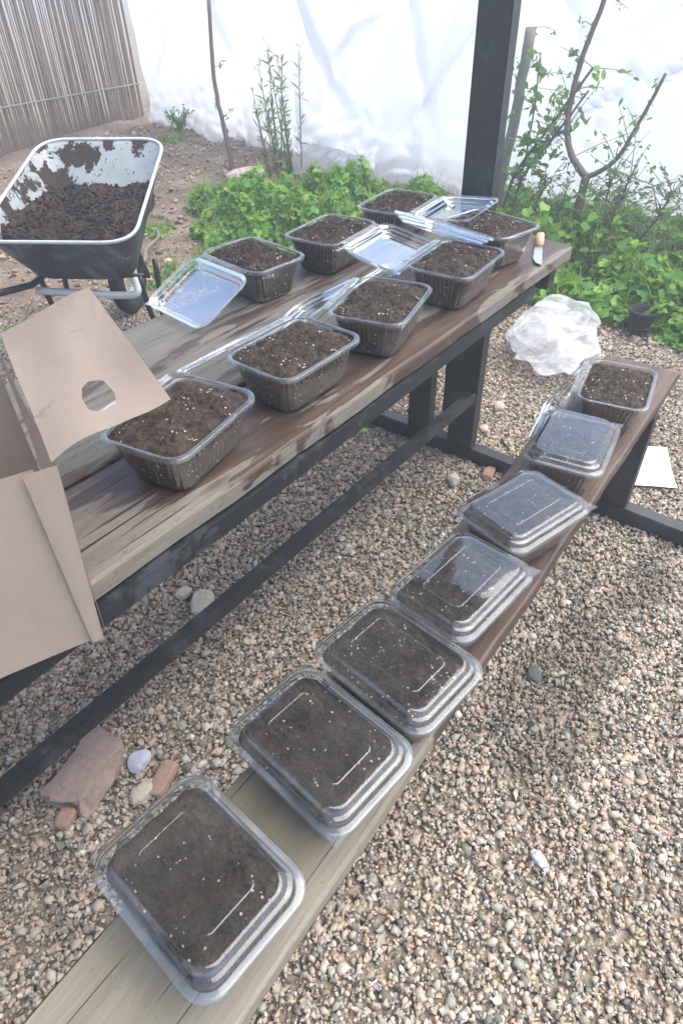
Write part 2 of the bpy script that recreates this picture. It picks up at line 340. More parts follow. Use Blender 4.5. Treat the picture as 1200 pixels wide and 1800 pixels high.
def stones_mesh(pts, rad, rnd, dark_tone):
    """angular crushed stones: deformed icosahedra"""
    t = (1 + 5 ** .5) / 2
    iv = np.array([(-1, t, 0), (1, t, 0), (-1, -t, 0), (1, -t, 0), (0, -1, t), (0, 1, t), (0, -1, -t), (0, 1, -t), (t, 0, -1), (t, 0, 1), (-t, 0, -1), (-t, 0, 1)], float); iv /= np.linalg.norm(iv[0])
    fi = np.array([(0, 11, 5), (0, 5, 1), (0, 1, 7), (0, 7, 10), (0, 10, 11), (1, 5, 9), (5, 11, 4), (11, 10, 2), (10, 7, 6), (7, 1, 8), (3, 9, 4), (3, 4, 2), (3, 2, 6), (3, 6, 8), (3, 8, 9), (4, 9, 5), (2, 4, 11), (6, 2, 10), (8, 6, 7), (9, 8, 1)])
    n = len(pts)
    # two kinds of chip: twelve-cornered lumps and wedge-like blocks (pairs of corners pulled together)
    base = iv[None] * rng.uniform(.60, 1.28, (n, 12, 1))
    blk = rng.random(n) < .6
    sg = np.sign(iv + rng.normal(0, .25, (n, 12, 3))) * .62
    base[blk] = (sg * rng.uniform(.72, 1.25, (n, 12, 1)))[blk]
    base *= np.stack([rng.uniform(.85, 1.3, n), rng.uniform(.72, 1.1, n), rng.uniform(.4, .8, n)], 1)[:, None]
    q = rng.normal(size=(n, 4)); q[:, 1:3] *= .4; q /= np.linalg.norm(q, axis=1)[:, None]; a_, b_, c_, d_ = q.T
    Rm = np.stack([1 - 2 * (c_ * c_ + d_ * d_), 2 * (b_ * c_ - d_ * a_), 2 * (b_ * d_ + c_ * a_), 2 * (b_ * c_ + d_ * a_), 1 - 2 * (b_ * b_ + d_ * d_), 2 * (c_ * d_ - b_ * a_), 2 * (b_ * d_ - c_ * a_), 2 * (c_ * d_ + b_ * a_), 1 - 2 * (b_ * b_ + c_ * c_)], 1).reshape(n, 3, 3)
    vv = np.einsum('nij,nkj->nki', Rm, base) * rad[:, None, None] + pts[:, None]
    ff = (fi[None] + (np.arange(n) * 12)[:, None, None]).reshape(-1, 3)
    me = bpy.data.meshes.new('stones'); me.vertices.add(n * 12); me.vertices.foreach_set('co', vv.astype(np.float32).ravel())
    m = len(ff); me.loops.add(m * 3); me.loops.foreach_set('vertex_index', ff.ravel().astype(np.int32)); me.polygons.add(m)
    me.polygons.foreach_set('loop_start', np.arange(0, m * 3, 3, dtype=np.int32)); me.polygons.foreach_set('loop_total', np.full(m, 3, np.int32)); me.update(calc_edges=True)
    for nm, arr in (('rnd', rnd), ('dark_tone', dark_tone)):
        at = me.attributes.new(nm, 'FLOAT', 'FACE'); at.data.foreach_set('value', np.repeat(arr, 20).astype(np.float32))
    return me
def dark_patch(x, y):  # darker patch in the gravel right of the bench
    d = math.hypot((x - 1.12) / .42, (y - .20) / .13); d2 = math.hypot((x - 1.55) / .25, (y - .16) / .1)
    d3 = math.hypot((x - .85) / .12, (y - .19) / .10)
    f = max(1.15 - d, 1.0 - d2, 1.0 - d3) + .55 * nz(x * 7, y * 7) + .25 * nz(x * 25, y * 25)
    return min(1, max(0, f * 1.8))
P_, R0, W_ = [], [], []
N = 290000
cand = np.stack([rng.uniform(-.75, 3.4, N * 2), rng.uniform(-1.2, 3.7, N * 2)], 1)
for x, y in cand:
    gi = in_gravel(x, y)
    if gi < 0 and random.random() > max(.035, .35 + gi * 1.5): continue
    if x > 2.3 and random.random() < .25: continue
    q_ = random.random()
    r = .0030 + .0022 * random.random() if q_ < .46 else (.0054 + .0038 * random.random() if q_ < .93 else .0090 + .006 * random.random())
    P_.append((x, y, ground_z(x, y) + random.uniform(-.001, .006) + (.003 if r < .005 else 0))); R0.append(r); W_.append(dark_patch(x, y))
    if len(P_) >= N: break
P_ = np.array(P_)
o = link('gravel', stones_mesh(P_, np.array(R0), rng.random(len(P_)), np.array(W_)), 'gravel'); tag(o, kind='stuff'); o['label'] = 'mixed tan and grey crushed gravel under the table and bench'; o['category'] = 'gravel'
# clods on the bare earth
n2 = 5000; xy = np.stack([rng.uniform(1.8, 5.2, n2), rng.uniform(.5, 6.5, n2)], 1)
keep = np.array([in_gravel(x, y) < .05 for x, y in xy]); xy = xy[keep]
pp = np.array([(x, y, ground_z(x, y)) for x, y in xy])
o = link('earth_clods', stones_mesh(pp, rng.uniform(.006, .02, len(pp)) * rng.choice([1, 1, 1, 1.7], len(pp)), rng.uniform(.1, .7, len(pp)), np.full(len(pp), .35)), 'gravel'); tag(o, 'loose clods and small stones on the bare brown earth', 'clods', kind='stuff')

# single big stones that can be told apart
def stone(label, mt, x, y, sx, sy, sz, rz, seed, cat='stone', rough=.25, name='stone'):
    pw = .42 if 'brick' in mt or rough > .4 else .75
    bm = bmesh.new(); bmesh.ops.create_icosphere(bm, subdivisions=3, radius=1)
    for v in bm.verts:
        n = v.co.normalized()
        # flatten towards a superellipsoid, then knock facets off
        p = Vector((math.copysign(abs(n.x) ** pw, n.x) * (1.15 if pw < .5 else 1) * .9, math.copysign(abs(n.y) ** pw, n.y) * .9, math.copysign(abs(n.z) ** pw, n.z)))
        k = 1 + rough * nz(n.x * 1.3 + seed, n.y * 1.3, n.z * 1.3) + rough * .3 * nz(n.x * 4 + seed, n.y * 4, n.z * 4) + .05 * nz(n.x * 11 + seed, n.y * 11, n.z * 11)
        v.co = Vector((p.x * sx * k, p.y * sy * k, p.z * sz * (1 + .3 * rough * nz(n.x * 2, n.y * 2, seed))))
    o = link(name, bm_mesh(bm), mt); o.location = (x, y, ground_z(x, y) + sz * .55 + .006); o.rotation_euler = (random.uniform(-.1, .1), random.uniform(-.1, .1), rz)
    tag(o, label, cat); return o
stone('large flat pinkish brown rock beside the low steel rail, lower left', 'stone_pink', .205, .945, .085, .062, .022, .3, 1, rough=.45)
stone('round pale blue grey pebble above the orange brick chip', 'stone_grey', .299, .880, .030, .026, .012, .2, 2)
stone('orange brown broken brick chip near the nearest tub', 'brick', .305, .80, .042, .022, .016, .35, 3, 'brick chip', .15, 'brick_chip')
stone('cream oval stone touching the brick chip', 'stone_cream', .258, .812, .036, .022, .016, -.2, 4)
stone('small square orange brick piece left of the nearest tub', 'brick', .115, .90, .022, .020, .012, .5, 5, 'brick chip', .15, 'brick_chip')
stone('beige flat stone behind the low rail, partly hidden by it', 'stone_cream', .735, 1.14, .052, .035, .02, .6, 6)
stone('small cream stone under the table beam left of the flat beige stone', 'stone_cream', .73, 1.215, .028, .02, .012, .1, 7)
stone('pale upright stone chip beside the foot beam near bench', 'stone_cream', 1.655, .84, .026, .022, .018, 1.0, 8)
stone('brown brick coloured stone in front of the foot beam', 'brick', 1.76, .76, .03, .02, .014, .2, 9)
stone('white lilac oval pebble on the gravel, lower right', 'stone_white', .671, .05, .021, .014, .010, 1.1, 10, 'pebble', name='pebble')
stone('dark green grey flat stone on the darker gravel right of bench', 'stone_dark', 1.094, .262, .026, .020, .010, .4, 11)
stone('pale round stone on the gravel behind the table leg', 'stone_cream', 2.20, .95, .03, .024, .016, .4, 12)
stone('pale pink slab lying behind the leafy patch', 'slab', 4.0, 4.15, .17, .10, .045, -.7, 13, 'slab', .12, 'stone_slab')
stone('white rounded stone between leafy patch and plastic sheet', 'stone_white', 4.42, 3.50, .09, .07, .07, .3, 14)
stone('cream pebble by the crooked stick near the wheelbarrow', 'stone_cream', 2.52, 3.38, .03, .025, .018, .3, 15, 'pebble', name='pebble')
stone('small tan stone on the open gravel behind the foot beam', 'stone_cream', 2.02, .92, .022, .018, .012, .4, 16)

# ------------------------------------------------------------------ table
def plank_mesh(x0, x1, y0, y1, z0, z1, seed, nx_=60, skew=(0, 0)):
    """slightly uneven sawn board, rounded edges; skew shifts the ends"""
    prof = []; b = .006; w_ = y1 - y0
    for (u, v) in ((0, 0), (0, 1), (1, 1), (1, 0)): pass
    ring = [(y0 + b, z0), (y0, z0 + b), (y0, z1 - b), (y0 + b * .4, z1 - b * .3), (y0 + b, z1)]
    ring += [(y0 + b + (w_ - 2 * b) * k / 8, z1) for k in range(1, 8)]
    ring += [(y1 - b, z1), (y1 - b * .4, z1 - b * .3), (y1, z1 - b), (y1, z0 + b), (y1 - b, z0)]
    Vs, Fs = [], []; n = len(ring)
    for i in range(nx_ + 1):
        t = i / nx_
        for y, z in ring:
            sx = skew[0] * (1 - t) * (y - y0) / w_ + skew[1] * t * (y - y0) / w_
            x = x0 + (x1 - x0) * t + sx
            e_ = (.0035 * nz(x * 6, seed, y * 3) + .0015 * nz(x * 30, seed + 3, z * 20)) if (y < y0 + .01 or y > y1 - .01) else 0
            Vs.append((x, y + e_, z + (.0012 * nz(x * 9, y * 30, seed) if z > z1 - .004 else 0)))
    for i in range(nx_):
        for k in range(n): Fs.append((i * n + k, i * n + (k + 1) % n, (i + 1) * n + (k + 1) % n, (i + 1) * n + k))
    Fs.append(tuple(range(n))[::-1]); Fs.append(tuple(nx_ * n + k for k in range(n)))
    return Vs, Fs
TX0, TX1 = -.42, 2.03
table = empty('picnic_table', 'weathered wooden plank table on a dark steel frame', 'table', (.8, 1.04, 0))
L = tuple(table.location)
for y0, y1, mt, sk, sd_ in ((.716, .940, 'wood_front', (0, .05), 1), (.953, 1.160, 'wood_mid', (0, -.02), 2), (1.166, 1.372, 'wood_rear', (0, .01), 3)):
    v, f = plank_mesh(TX0 + .02 * sd_, TX1 - (.012 if sd_ == 1 else -.01), y0, y1, .708, .75, sd_, 80, sk)
    me = mesh(v, f, (0, 0, 0)); o = link('tabletop_plank', me, mt, None, False); o.parent = table; o.location = (-L[0], -L[1], 0)
def steel(name, segs, parent, L):
    bm = bmesh.new()
    for s_ in segs: bm_bar(bm, *s_)
    o = link(name, bm_mesh(bm), 'steel', parent); o.location = tuple(-c for c in L); return o
steel('front_beam', [((TX0 + .05, .7225, .684), (1.80, .745, .684), .045, .044)], table, L)
steel('rear_beam', [((TX0 + .05, 1.30, .684), (1.80, 1.30, .684), .045, .044)], table, L)
for x in (-.20, 1.975):
    steel('cross_support', [((x, .745, .668 if x > 0 else .684), (x, 1.34, .668 if x > 0 else .684), .05, .076 if x > 0 else .04)], table, L)
for x in (1.822, -.20):
    steel('foot_beam', [((x, -.0 if x > 0 else -.05, .034), (x, 1.80, .034), .05, .062)], table, L)
    for y, w2, x_ in ((.912, .098, x), (1.090, .09, x)):
        steel('table_leg', [((x_, y, .066), (x_, y, .706), .048 if w2 > .095 else .045, w2, .003, (0, 1, 0))], table, L)
    steel('bench_leg', [((x, .34, .066), (x, .34, .405), .045, .08, .003, (0, 1, 0))], table, L)
steel('foot_rail', [((-.44, .880, .279), (1.797, .880, .279), .031, .039)], table, L)
steel('bench_beam', [((-.30, .345, .3885), (1.797, .385, .3885), .05, .033)], table, L)
# ------------------------------------------------------------------ bench plank
# the bench belongs to the same frame
byaw = .036
bench_v, bench_f = plank_mesh(-.14, 2.02, -.111, .111, 0, .042, 7, 80)
o = link('bench_plank', mesh(bench_v, bench_f), 'wood_bench', table); o.location = (0 - L[0], .350 - L[1], .408); o.rotation_euler = (0, 0, byaw)

# ------------------------------------------------------------------ pergola (post behind the table end, unseen canopy added for dark lid reflections)
perg = empty('pergola', 'dark steel post rising beyond the far end of the table, under an added unseen canopy', 'shelter', (2.06, 1.07, 0))
for x, y in ((2.055, 1.065), (-1.6, 1.065)):
    bm = bmesh.new(); bm_bar(bm, (x, y, 0), (x, y, 2.40), .05, .108, .003, (0, 1, 0))
    o = link('post', bm_mesh(bm, perg.location), 'steel', perg)
bm = bmesh.new(); bm_box(bm, (.36, 1.13, 2.475), (3.95, .90, .05), 0, .004); link('unseen_roof', bm_mesh(bm, perg.location), 'unseen_roof', perg)  # unseen canopy above the table, sized to darken the bench lid reflections
bm = bmesh.new(); bm_bar(bm, (-1.8, 1.065, 2.425), (2.30, 1.065, 2.425), .05, .048); link('unseen_roof_beam', bm_mesh(bm, perg.location), 'steel', perg)

# ------------------------------------------------------------------ plastic tubs
TW, TD, TH = .236, .176, .098
def rr_ring(w_, d_, r, z, per=16, side=(44, 32), rib=0.0, ribn=0):
    """rounded rectangle loop, fixed point count; rib = flute depth"""
    r = min(r, w_ / 2 - .001, d_ / 2 - .001); pts = []
    cx, cy = w_ / 2 - r, d_ / 2 - r
    corners = [(cx, cy, 0), (-cx, cy, 90), (-cx, -cy, 180), (cx, -cy, 270)]
    for q, (x0, y0, a0) in enumerate(corners):
        for k in range(per + 1):
            a_ = R_(a0 + 90 * k / per); pts.append((x0 + r * math.cos(a_), y0 + r * math.sin(a_), math.cos(a_), math.sin(a_)))
        x1, y1, a1 = corners[(q + 1) % 4]; n = side[0] if q % 2 == 0 else side[1]
        p0 = pts[-1]; a_ = R_(a1); p1 = (x1 + r * math.cos(a_), y1 + r * math.sin(a_))
        for k in range(1, n): 
            t = k / n; pts.append((p0[0] + (p1[0] - p0[0]) * t, p0[1] + (p1[1] - p0[1]) * t, p0[2], p0[3]))
    out = []
    for i, (x, y, nx_, ny_) in enumerate(pts):
        s_ = rib * (1 if (i // 2) % 2 else 0) if rib else 0
        out.append((x - nx_ * s_, y - ny_ * s_, z))
    return out
def loft(rings, cap=True):
    V, F = [], []; n = len(rings[0])
    for r in rings: V += r
    for i in range(len(rings) - 1):
        for k in range(n): F.append((i * n + k, i * n + (k + 1) % n, (i + 1) * n + (k + 1) % n, (i + 1) * n + k))
    if cap:
        c = len(V); z = sum(p[2] for p in rings[-1]) / n; V.append((0, 0, z))
        for k in range(n): F.append(((len(rings) - 1) * n + k, (len(rings) - 1) * n + (k + 1) % n, c))
    return V, F
RR = .034
def body_mesh():
    s = [(0.004, .003, TH - .008, 0), (0.004, .004, TH - .002, 0), (.002, .004, TH, 0), (-.005, 0, TH, 0), (-.0065, 0, TH - .003, 0), (-.008, 0, TH - .010, 0), (-.010, 0, TH - .013, 0)]
    rings = [rr_ring(TW + 2 * a_, TD + 2 * a_, RR + a_ * .5, z) for a_, _, z, _ in s]
    for t in (0, .1, .3, .5, .7, .85, .95):
        ins = .010 + .017 * t; rings.append(rr_ring(TW - 2 * ins, TD - 2 * ins, RR - .005, (TH - .014) * (1 - t) + .002 * t, rib=.0020))
    rings.append(rr_ring(TW - .062, TD - .062, RR - .008, .001)); rings.append(rr_ring(TW - .09, TD - .09, RR - .012, .003))
    return loft(rings)
bv, bf = body_mesh()
body_me = mesh(bv, bf); body_me.materials.append(MAT['clear_wall']); body_me.materials.append(MAT['clear_edge'])
nring = len(rr_ring(TW, TD, RR, 0))
for p in body_me.polygons: p.material_index = 1 if p.index < nring * 4 else 0
body_me.polygons.foreach_set('use_smooth', [True] * len(body_me.polygons))
def soil_mesh(seed, heap, open_, mt='soil'):
    V, F = [], []; rings = []
    for t in (1.0, .75, .5, .25, .08, 0):
        ins = .010 + .017 * t + .0025; rings.append(rr_ring(TW - 2 * ins, TD - 2 * ins, RR - .007, (TH - .016) * (1 - t) + .006 * t))
    top = TH - .0075; ins0 = .0030
    for s_ in range(0, 34):
        t = s_ / 34
        k = 1 - t
        base = rr_ring((TW - 2 * (ins0 + .004)) * 1, (TD - 2 * (ins0 + .004)) * 1, RR - .006, 0)
        ring = []
        for (x, y, _) in base:
            X, Y = x * k, y * k
            h = heap * (1 - k ** 3) + .0055 * fbm(X * 75 + seed, Y * 75, seed, 5) + .0035 * nz(X * 22 + seed, Y * 22) + .004 * nz(X * 9 + seed, Y * 9, 2)
            ring.append((X, Y, top + h * (1 if s_ > 0 else .6)))
        rings.append(ring)
    v, f = loft(rings); V += v; F += f
    nf = len(F)
    # perlite bits and crumbs on top, and grains pressed against the wall
    def grain(c, r, mi):
        b0 = len(V)
        for d in ((1, 0, 0), (-1, 0, 0), (0, 1, 0), (0, -1, 0), (0, 0, 1), (0, 0, -1)):
            k = r * random.uniform(.6, 1.25); V.append((c[0] + d[0] * k, c[1] + d[1] * k, c[2] + d[2] * k * .8))
        for q in ((0, 2, 4), (2, 1, 4), (1, 3, 4), (3, 0, 4), (2, 0, 5), (1, 2, 5), (3, 1, 5), (0, 3, 5)): F.append(tuple(b0 + i for i in q)); mats.append(mi)
    mats = [0] * nf; random.seed(seed * 13 + 1)
    def topz(x, y):
        k = max(abs(x) / (TW / 2 - .018), abs(y) / (TD / 2 - .018))
        return top + heap * (1 - k ** 3) + .0055 * fbm(x * 75 + seed, y * 75, seed, 5) + .0035 * nz(x * 22 + seed, y * 22) + .004 * nz(x * 9 + seed, y * 9, 2)
    for _ in range(8 if open_ else (90 if seed == 7 else 3)):
        x, y = random.uniform(-.093, .093), random.uniform(-.063, .063); grain((x, y, topz(x, y) + .0005), random.uniform(.0007, .0024 if random.random() < .15 else .0013), 1)
    for _ in range(1100):
        x, y = random.uniform(-.096, .096), random.uniform(-.066, .066); grain((x, y, topz(x, y)), random.uniform(.0008, .0022) * (1.9 if random.random() < .12 else 1), 0)
    me = mesh(V, F); me.materials.append(MAT[mt]); me.materials.append(MAT['perlite']); me.polygons.foreach_set('material_index', mats)
    return me
soil_open = [soil_mesh(s_, .013, True) for s_ in (1, 2, 3, 4)]
soil_shut = [soil_mesh(s_, .001, False, 'soil' if s_ == 7 else 'soil_plain') for s_ in (5, 6, 7)]
def lid_mesh():
    """z up = outside; hinge side is +Y; flange plane z=0"""
    prof = [(.005, -.005), (.0055, -.001), (.004, .0015), (-.004, .0018), (-.0055, .004), (-.0065, .0085), (-.0085, .0105), (-.0125, .0108), (-.0145, .0125), (-.0165, .0165), (-.0195, .0185),
            (-.0202, .0188), (-.0215, .01895), (-.0225, .0190), (-.0455, .0196), (-.0465, .0196), (-.0472, .0190), (-.0479, .0196), (-.049, .0196), (-.060, .0198)]
    rings = [rr_ring(TW + 2 * a_, TD + 2 * a_, max(.006, RR + a_ * .5), z) for a_, z in prof]
    v, f = loft(rings); n = nring
    mi = []
    for i in range(len(f)):
        ri = i // n; mi.append(1 if ri in (0, 1, 2, 4, 8) else 0)
    # corner tab
    b0 = len(v); cx, cy = TW / 2, -TD / 2
    for p in ((cx - .016, cy - .003, .0006), (cx + .006, cy - .006, .0002), (cx + .003, cy + .016, .0006), (cx - .008, cy + .010, .0010)): v.append(p)
    f.append((b0, b0 + 1, b0 + 2, b0 + 3)); mi.append(1)
    return v, f, mi
lv, lf, lmi = lid_mesh()
# shift so the hinge line (y = TD/2 + .006) is the origin
HY = TD / 2 + .009
lid_me = mesh([(x, y - HY, z + .003) for x, y, z in lv], lf); lid_me.materials.append(MAT['clear']); lid_me.materials.append(MAT['clear_edge'])
lid_me.polygons.foreach_set('material_index', lmi); lid_me.polygons.foreach_set('use_smooth', [i != len(lf) - 1 for i in range(len(lf))])
lid_open_me = lid_me.copy(); lid_open_me.materials.clear(); lid_open_me.materials.append(MAT['clear_dull']); lid_open_me.materials.append(MAT['clear_dull_edge']); lid_open_me.polygons.foreach_set('material_index', lmi)
def hinge_mesh(open_deg):
    """corrugated living hinge strip between the two rims"""
    V, F = [], []; n = 13; wx = TW / 2 - RR * .7
    for i in range(n):
        t = i / (n - 1); y = TD / 2 + .003 + t * .013; z = TH + .0005 + .0022 * (i % 2) - .0005 * t
        V += [(-wx, y - HY, z - TH), (wx, y - HY, z - TH)]
    for i in range(n - 1): F.append((2 * i, 2 * i + 1, 2 * i + 3, 2 * i + 2))
    return mesh(V, F)
hinge_me = hinge_mesh(180); hinge_me.materials.append(MAT['clear_dull_edge'])
def tub(label, x, y, z, rz, lid_deg, soil, group, lid_roll=0.0):
    r = empty('plastic_tub', label, 'plastic tub', (x, y, z), rz, group)
    b = bpy.data.objects.new('tub_body', body_me); C.objects.link(b); b.parent = r
    s_ = bpy.data.objects.new('soil', soil); C.objects.link(s_); s_.parent = r
    ld = bpy.data.objects.new('lid', lid_open_me if lid_deg else lid_me); C.objects.link(ld); ld.parent = r
    ld.location = (0, HY, TH + .001); ld.rotation_euler = (-R_(lid_deg), R_(lid_roll), 0)
    if lid_deg:
        hg = bpy.data.objects.new('hinge', hinge_me); C.objects.link(hg); hg.parent = r; hg.location = (0, HY, TH)
        ld.location = (0, HY + .0065, TH + .001)
    return r
TG = 'open tubs of soil on the table'; BG_ = 'tubs of soil in a row on the bench'
Zt, Zb = .7515, .4515
PI = math.pi
tub('open soil tub partly hidden behind the cardboard box flap', .581, .831, Zt,   .19, 211, soil_open[0], TG)
tub('open soil tub in the front row, second from the cardboard box', .888, .837, Zt, -.007, 211, soil_open[1], TG)
tub('open soil tub in the middle of the front table row, turned slightly askew', 1.177, .828, Zt, .26, 210, soil_open[2], TG)
tub('open tub in the front table row between the askew tub and knife-side tub', 1.496, .822, Zt, .086, 211, soil_open[3], TG)
tub('open soil tub beside the knife at the far end of the front row', 1.791, .885, Zt, PI / 2 - .214, 160, soil_open[0], TG, 0)
tub('open soil tub whose lid folds down towards the box, below the leafy patch', 1.224, 1.275, Zt, PI / 2 - .114, 206, soil_open[2], TG)
tub('open soil tub in the back row with its lid sloping forward', 1.497, 1.232, Zt, PI + .092, 191, soil_open[1], TG)
tub('open soil tub farthest back, nearest the white sheet', 1.82, 1.224, Zt, PI + .105, 176, soil_open[3], TG)
tub('closed soil tub nearest the camera, alone on the greenish end of the bench', .134, .367, Zb, PI / 2 - .059, 0, soil_shut[0], BG_)
tub('closed soil tub second from the near end of the bench', .372, .361, Zb, -PI / 2 - .092, 0, soil_shut[1], BG_)
tub('closed soil tub with many white grains, third from the near end of the bench', .566, .354, Zb, PI / 2 - .098, 0, soil_shut[2], BG_)
tub('soil tub, lid half mirroring the sky, fourth along the bench', .783, .357, Zb, -.087, 0, soil_shut[1], BG_)
tub('askew closed soil tub with sky blue lid, fifth on the bench', 1.044, .362, Zb, -.261, 0, soil_shut[0], BG_)
tub('sky blue lidded soil tub just before the open one on the bench', 1.338, .381, Zb, .165, 0, soil_shut[1], BG_)
tub('only open tub on the bench, at its far end by the plastic bag', 1.670, .395, Zb, .20, 243, soil_open[1], BG_)

# ------------------------------------------------------------------ cardboard box
ps = R_(22); U = Vector((math.cos(ps), -math.sin(ps), 0)); Vv = Vector((math.sin(ps), math.cos(ps), 0)); Zv = Vector((0, 0, 1))
B0 = Vector((.232, .617, .752)); BH, BW, BD = .285, .34, .374
box = empty('cardboard_box', 'brown cardboard box with one raised flap that has a hand hole', 'box', tuple(B0))
def panel(name, corners, th, parent, mt='card', n=10, warp=.004, hole=None, seed=0):
    """quad panel with thickness; corners a,b,c,d; optional hole = list of (u,v)"""
    a_, b_, c_, d_ = [Vector(q) - Vector(parent.location) for q in corners]
    nn = (b_ - a_).cross(d_ - a_).normalized()
    def pt(u, v):
        p = a_ * (1 - u) * (1 - v) + b_ * u * (1 - v) + c_ * u * v + d_ * (1 - u) * v
        return p + nn * warp * nz(u * 1.7 + seed, v * 1.7)
    bm = bmesh.new()
    if hole is None:
        g = [[bm.verts.new(pt(i / n, j / n)) for i in range(n + 1)] for j in range(n + 1)]
        for j in range(n):
            for i in range(n): bm.faces.new((g[j][i], g[j][i + 1], g[j + 1][i + 1], g[j + 1][i]))
    else:
        m = len(hole); cu = sum(h[0] for h in hole) / m; cv = sum(h[1] for h in hole) / m
        rings = []
        for s_ in range(9):
            t = s_ / 8; ring = []
            for (u, v) in hole:
                du, dv = u - cu, v - cv; k = min(((1 - cu) / du if du > 1e-6 else 1e9), (-cu / du if du < -1e-6 else 1e9), ((1 - cv) / dv if dv > 1e-6 else 1e9), (-cv / dv if dv < -1e-6 else 1e9))
                ring.append(bm.verts.new(pt(u + (cu + du * k - u) * t, v + (cv + dv * k - v) * t)))
            rings.append(ring)
        for r0, r1 in zip(rings, rings[1:]):
            for k in range(m): bm.faces.new((r0[k], r0[(k + 1) % m], r1[(k + 1) % m], r1[k]))
    bmesh.ops.solidify(bm, geom=bm.faces[:], thickness=th)
    return link(name, bm_mesh(bm), mt, parent)
def bp(u, v, z): return B0 + U * u + Vv * v + Zv * z
panel('front_panel', [bp(-BW, 0, 0), bp(0, 0, 0), bp(0, 0, BH), bp(-BW, 0, BH)], .005, box)
panel('side_panel', [bp(.006, .001, 0), bp(.006, BD, 0), bp(.010, BD, BH), bp(.022, .001, BH)], .005, box)
panel('back_panel', [bp(-BW, BD, 0), bp(0, BD, 0), bp(0, BD, BH), bp(-BW, BD, BH)], .005, box)
panel('side_panel', [bp(-BW - .006, 0, 0), bp(-BW - .006, BD, 0), bp(-BW - .006, BD, BH), bp(-BW - .006, 0, BH)], .005, box)
panel('bottom_panel', [bp(-BW, .007, .001), bp(-.002, .007, .001), bp(-.002, BD - .007, .001), bp(-BW, BD - .007, .001)], .005, box)
panel('side_tab', [bp(-.014, -.0035, .0), bp(.001, -.0035, 0), bp(.024, -.006, BH), bp(-.012, -.006, BH)], .004, box, warp=.001)
el = R_(15); FL = .145; out = U * math.cos(el) + Zv * math.sin(el); H0 = bp(.020, -.002, BH + .003)
hole = []
cu_ = [(.45, .313), (.52, .337), (.63, .313), (.66, .203), (.63, .126), (.49, .118), (.42, .155), (.41, .243)][::-1]
cu_ = [q for i in range(len(cu_)) for q in ((cu_[i][0] * .88 + cu_[(i + 1) % len(cu_)][0] * .12, cu_[i][1] * .88 + cu_[(i + 1) % len(cu_)][1] * .12), (cu_[i][0] * .12 + cu_[(i + 1) % len(cu_)][0] * .88, cu_[i][1] * .12 + cu_[(i + 1) % len(cu_)][1] * .88))]
def dens(pl, k=5): return [(pl[i][0] + (pl[(i + 1) % len(pl)][0] - pl[i][0]) * j / k, pl[i][1] + (pl[(i + 1) % len(pl)][1] - pl[i][1]) * j / k) for i in range(len(pl)) for j in range(k)]
# make sure the rectangle's corners are hit: add rays through them
cg = (sum(p[0] for p in dens(cu_)) / 80, sum(p[1] for p in dens(cu_)) / 80)
hd_ = sorted(dens(cu_), key=lambda p: math.atan2(p[1] - cg[1], p[0] - cg[0]))
for cx_, cy_ in ((0, 0), (1, 0), (1, 1), (0, 1)):
    an = math.atan2(cy_ - cg[1], cx_ - cg[0]); i = min(range(len(hd_)), key=lambda i: abs(math.atan2(hd_[i][1] - cg[1], hd_[i][0] - cg[0]) - an))
    r = math.hypot(hd_[i][0] - cg[0], hd_[i][1] - cg[1]); hd_[i] = (cg[0] + r * math.cos(an), cg[1] + r * math.sin(an))
FV = .374
panel('flap', [H0, H0 + out * FL, H0 + out * FL + Vv * FV, H0 + Vv * FV], .005, box, hole=hd_, warp=.014, seed=3)
panel('flap', [bp(-BW - .006, 0, BH + .003), bp(-BW - .006, BD, BH + .003), bp(-BW - .10, BD, BH + .1), bp(-BW - .10, 0, BH + .1)], .005, box)

# ------------------------------------------------------------------ knife
kn = empty('knife', 'kitchen knife with a pale wooden handle at the table end', 'knife', (1.945, .79, .752), math.atan2(.10, .235))
def prism(outline, z0, z1):
    n = len(outline); v = [(x, y, z0) for x, y in outline] + [(x, y, z1) for x, y in outline]
    return mesh(v, [tuple(range(n))[::-1], tuple(range(n, 2 * n))] + [(i, (i + 1) % n, n + (i + 1) % n, n + i) for i in range(n)])
link('blade', prism([(0, .013), (-.10, .014), (-.135, .006), (-.15, -.008), (-.147, -.013), (-.10, -.012), (0, -.009)], .003, .0055), 'blade', kn)
bm = bmesh.new(); bm_box(bm, (.048, .001, .009), (.098, .024, .016), 0, .003); link('handle', bm_mesh(bm), 'handle', kn, True)

# ------------------------------------------------------------------ plastic bag, paper, pot, leaf, stick
bm = bmesh.new(); bmesh.ops.create_icosphere(bm, subdivisions=6, radius=1)
for v in bm.verts:
    n = v.co.normalized(); d = 1 + .55 * nz(n.x * 1.3 + 4, n.y * 1.3, n.z * 1.3) + .22 * (1 - abs(nz(n.x * 1.6 + 1, n.y * 1.6, n.z * 1.6))) ** 3 + .05 * nz(n.x * 3.4 + 1, n.y * 3.4, n.z * 3.4 + 2) - .12
    v.co = Vector((n.x * .31 * d, n.y * .19 * d, max(-.05, n.z * .10 * d)))
    if n.x < -.3: v.co.z *= max(.25, 1 + (n.x + .3) * 1.1); v.co.y += .02
o = link('plastic_bag', bm_mesh(bm), 'bag', smooth=True); o.location = (2.80, .99, .075); o.rotation_euler = (0, 0, .35); tag(o, 'crumpled translucent white plastic bag on the gravel behind the bench', 'plastic bag')
v, f = [], []
for j in range(13):
    for i in range(13):
        x, y = i / 12 * .21 - .105, j / 12 * .16 - .08; v.append((x, y, .012 + .010 * nz(x * 9, y * 9, 5) + .02 * (i / 12) ** 3))
f = [(j * 13 + i, j * 13 + i + 1, (j + 1) * 13 + i + 1, (j + 1) * 13 + i) for j in range(12) for i in range(12)]
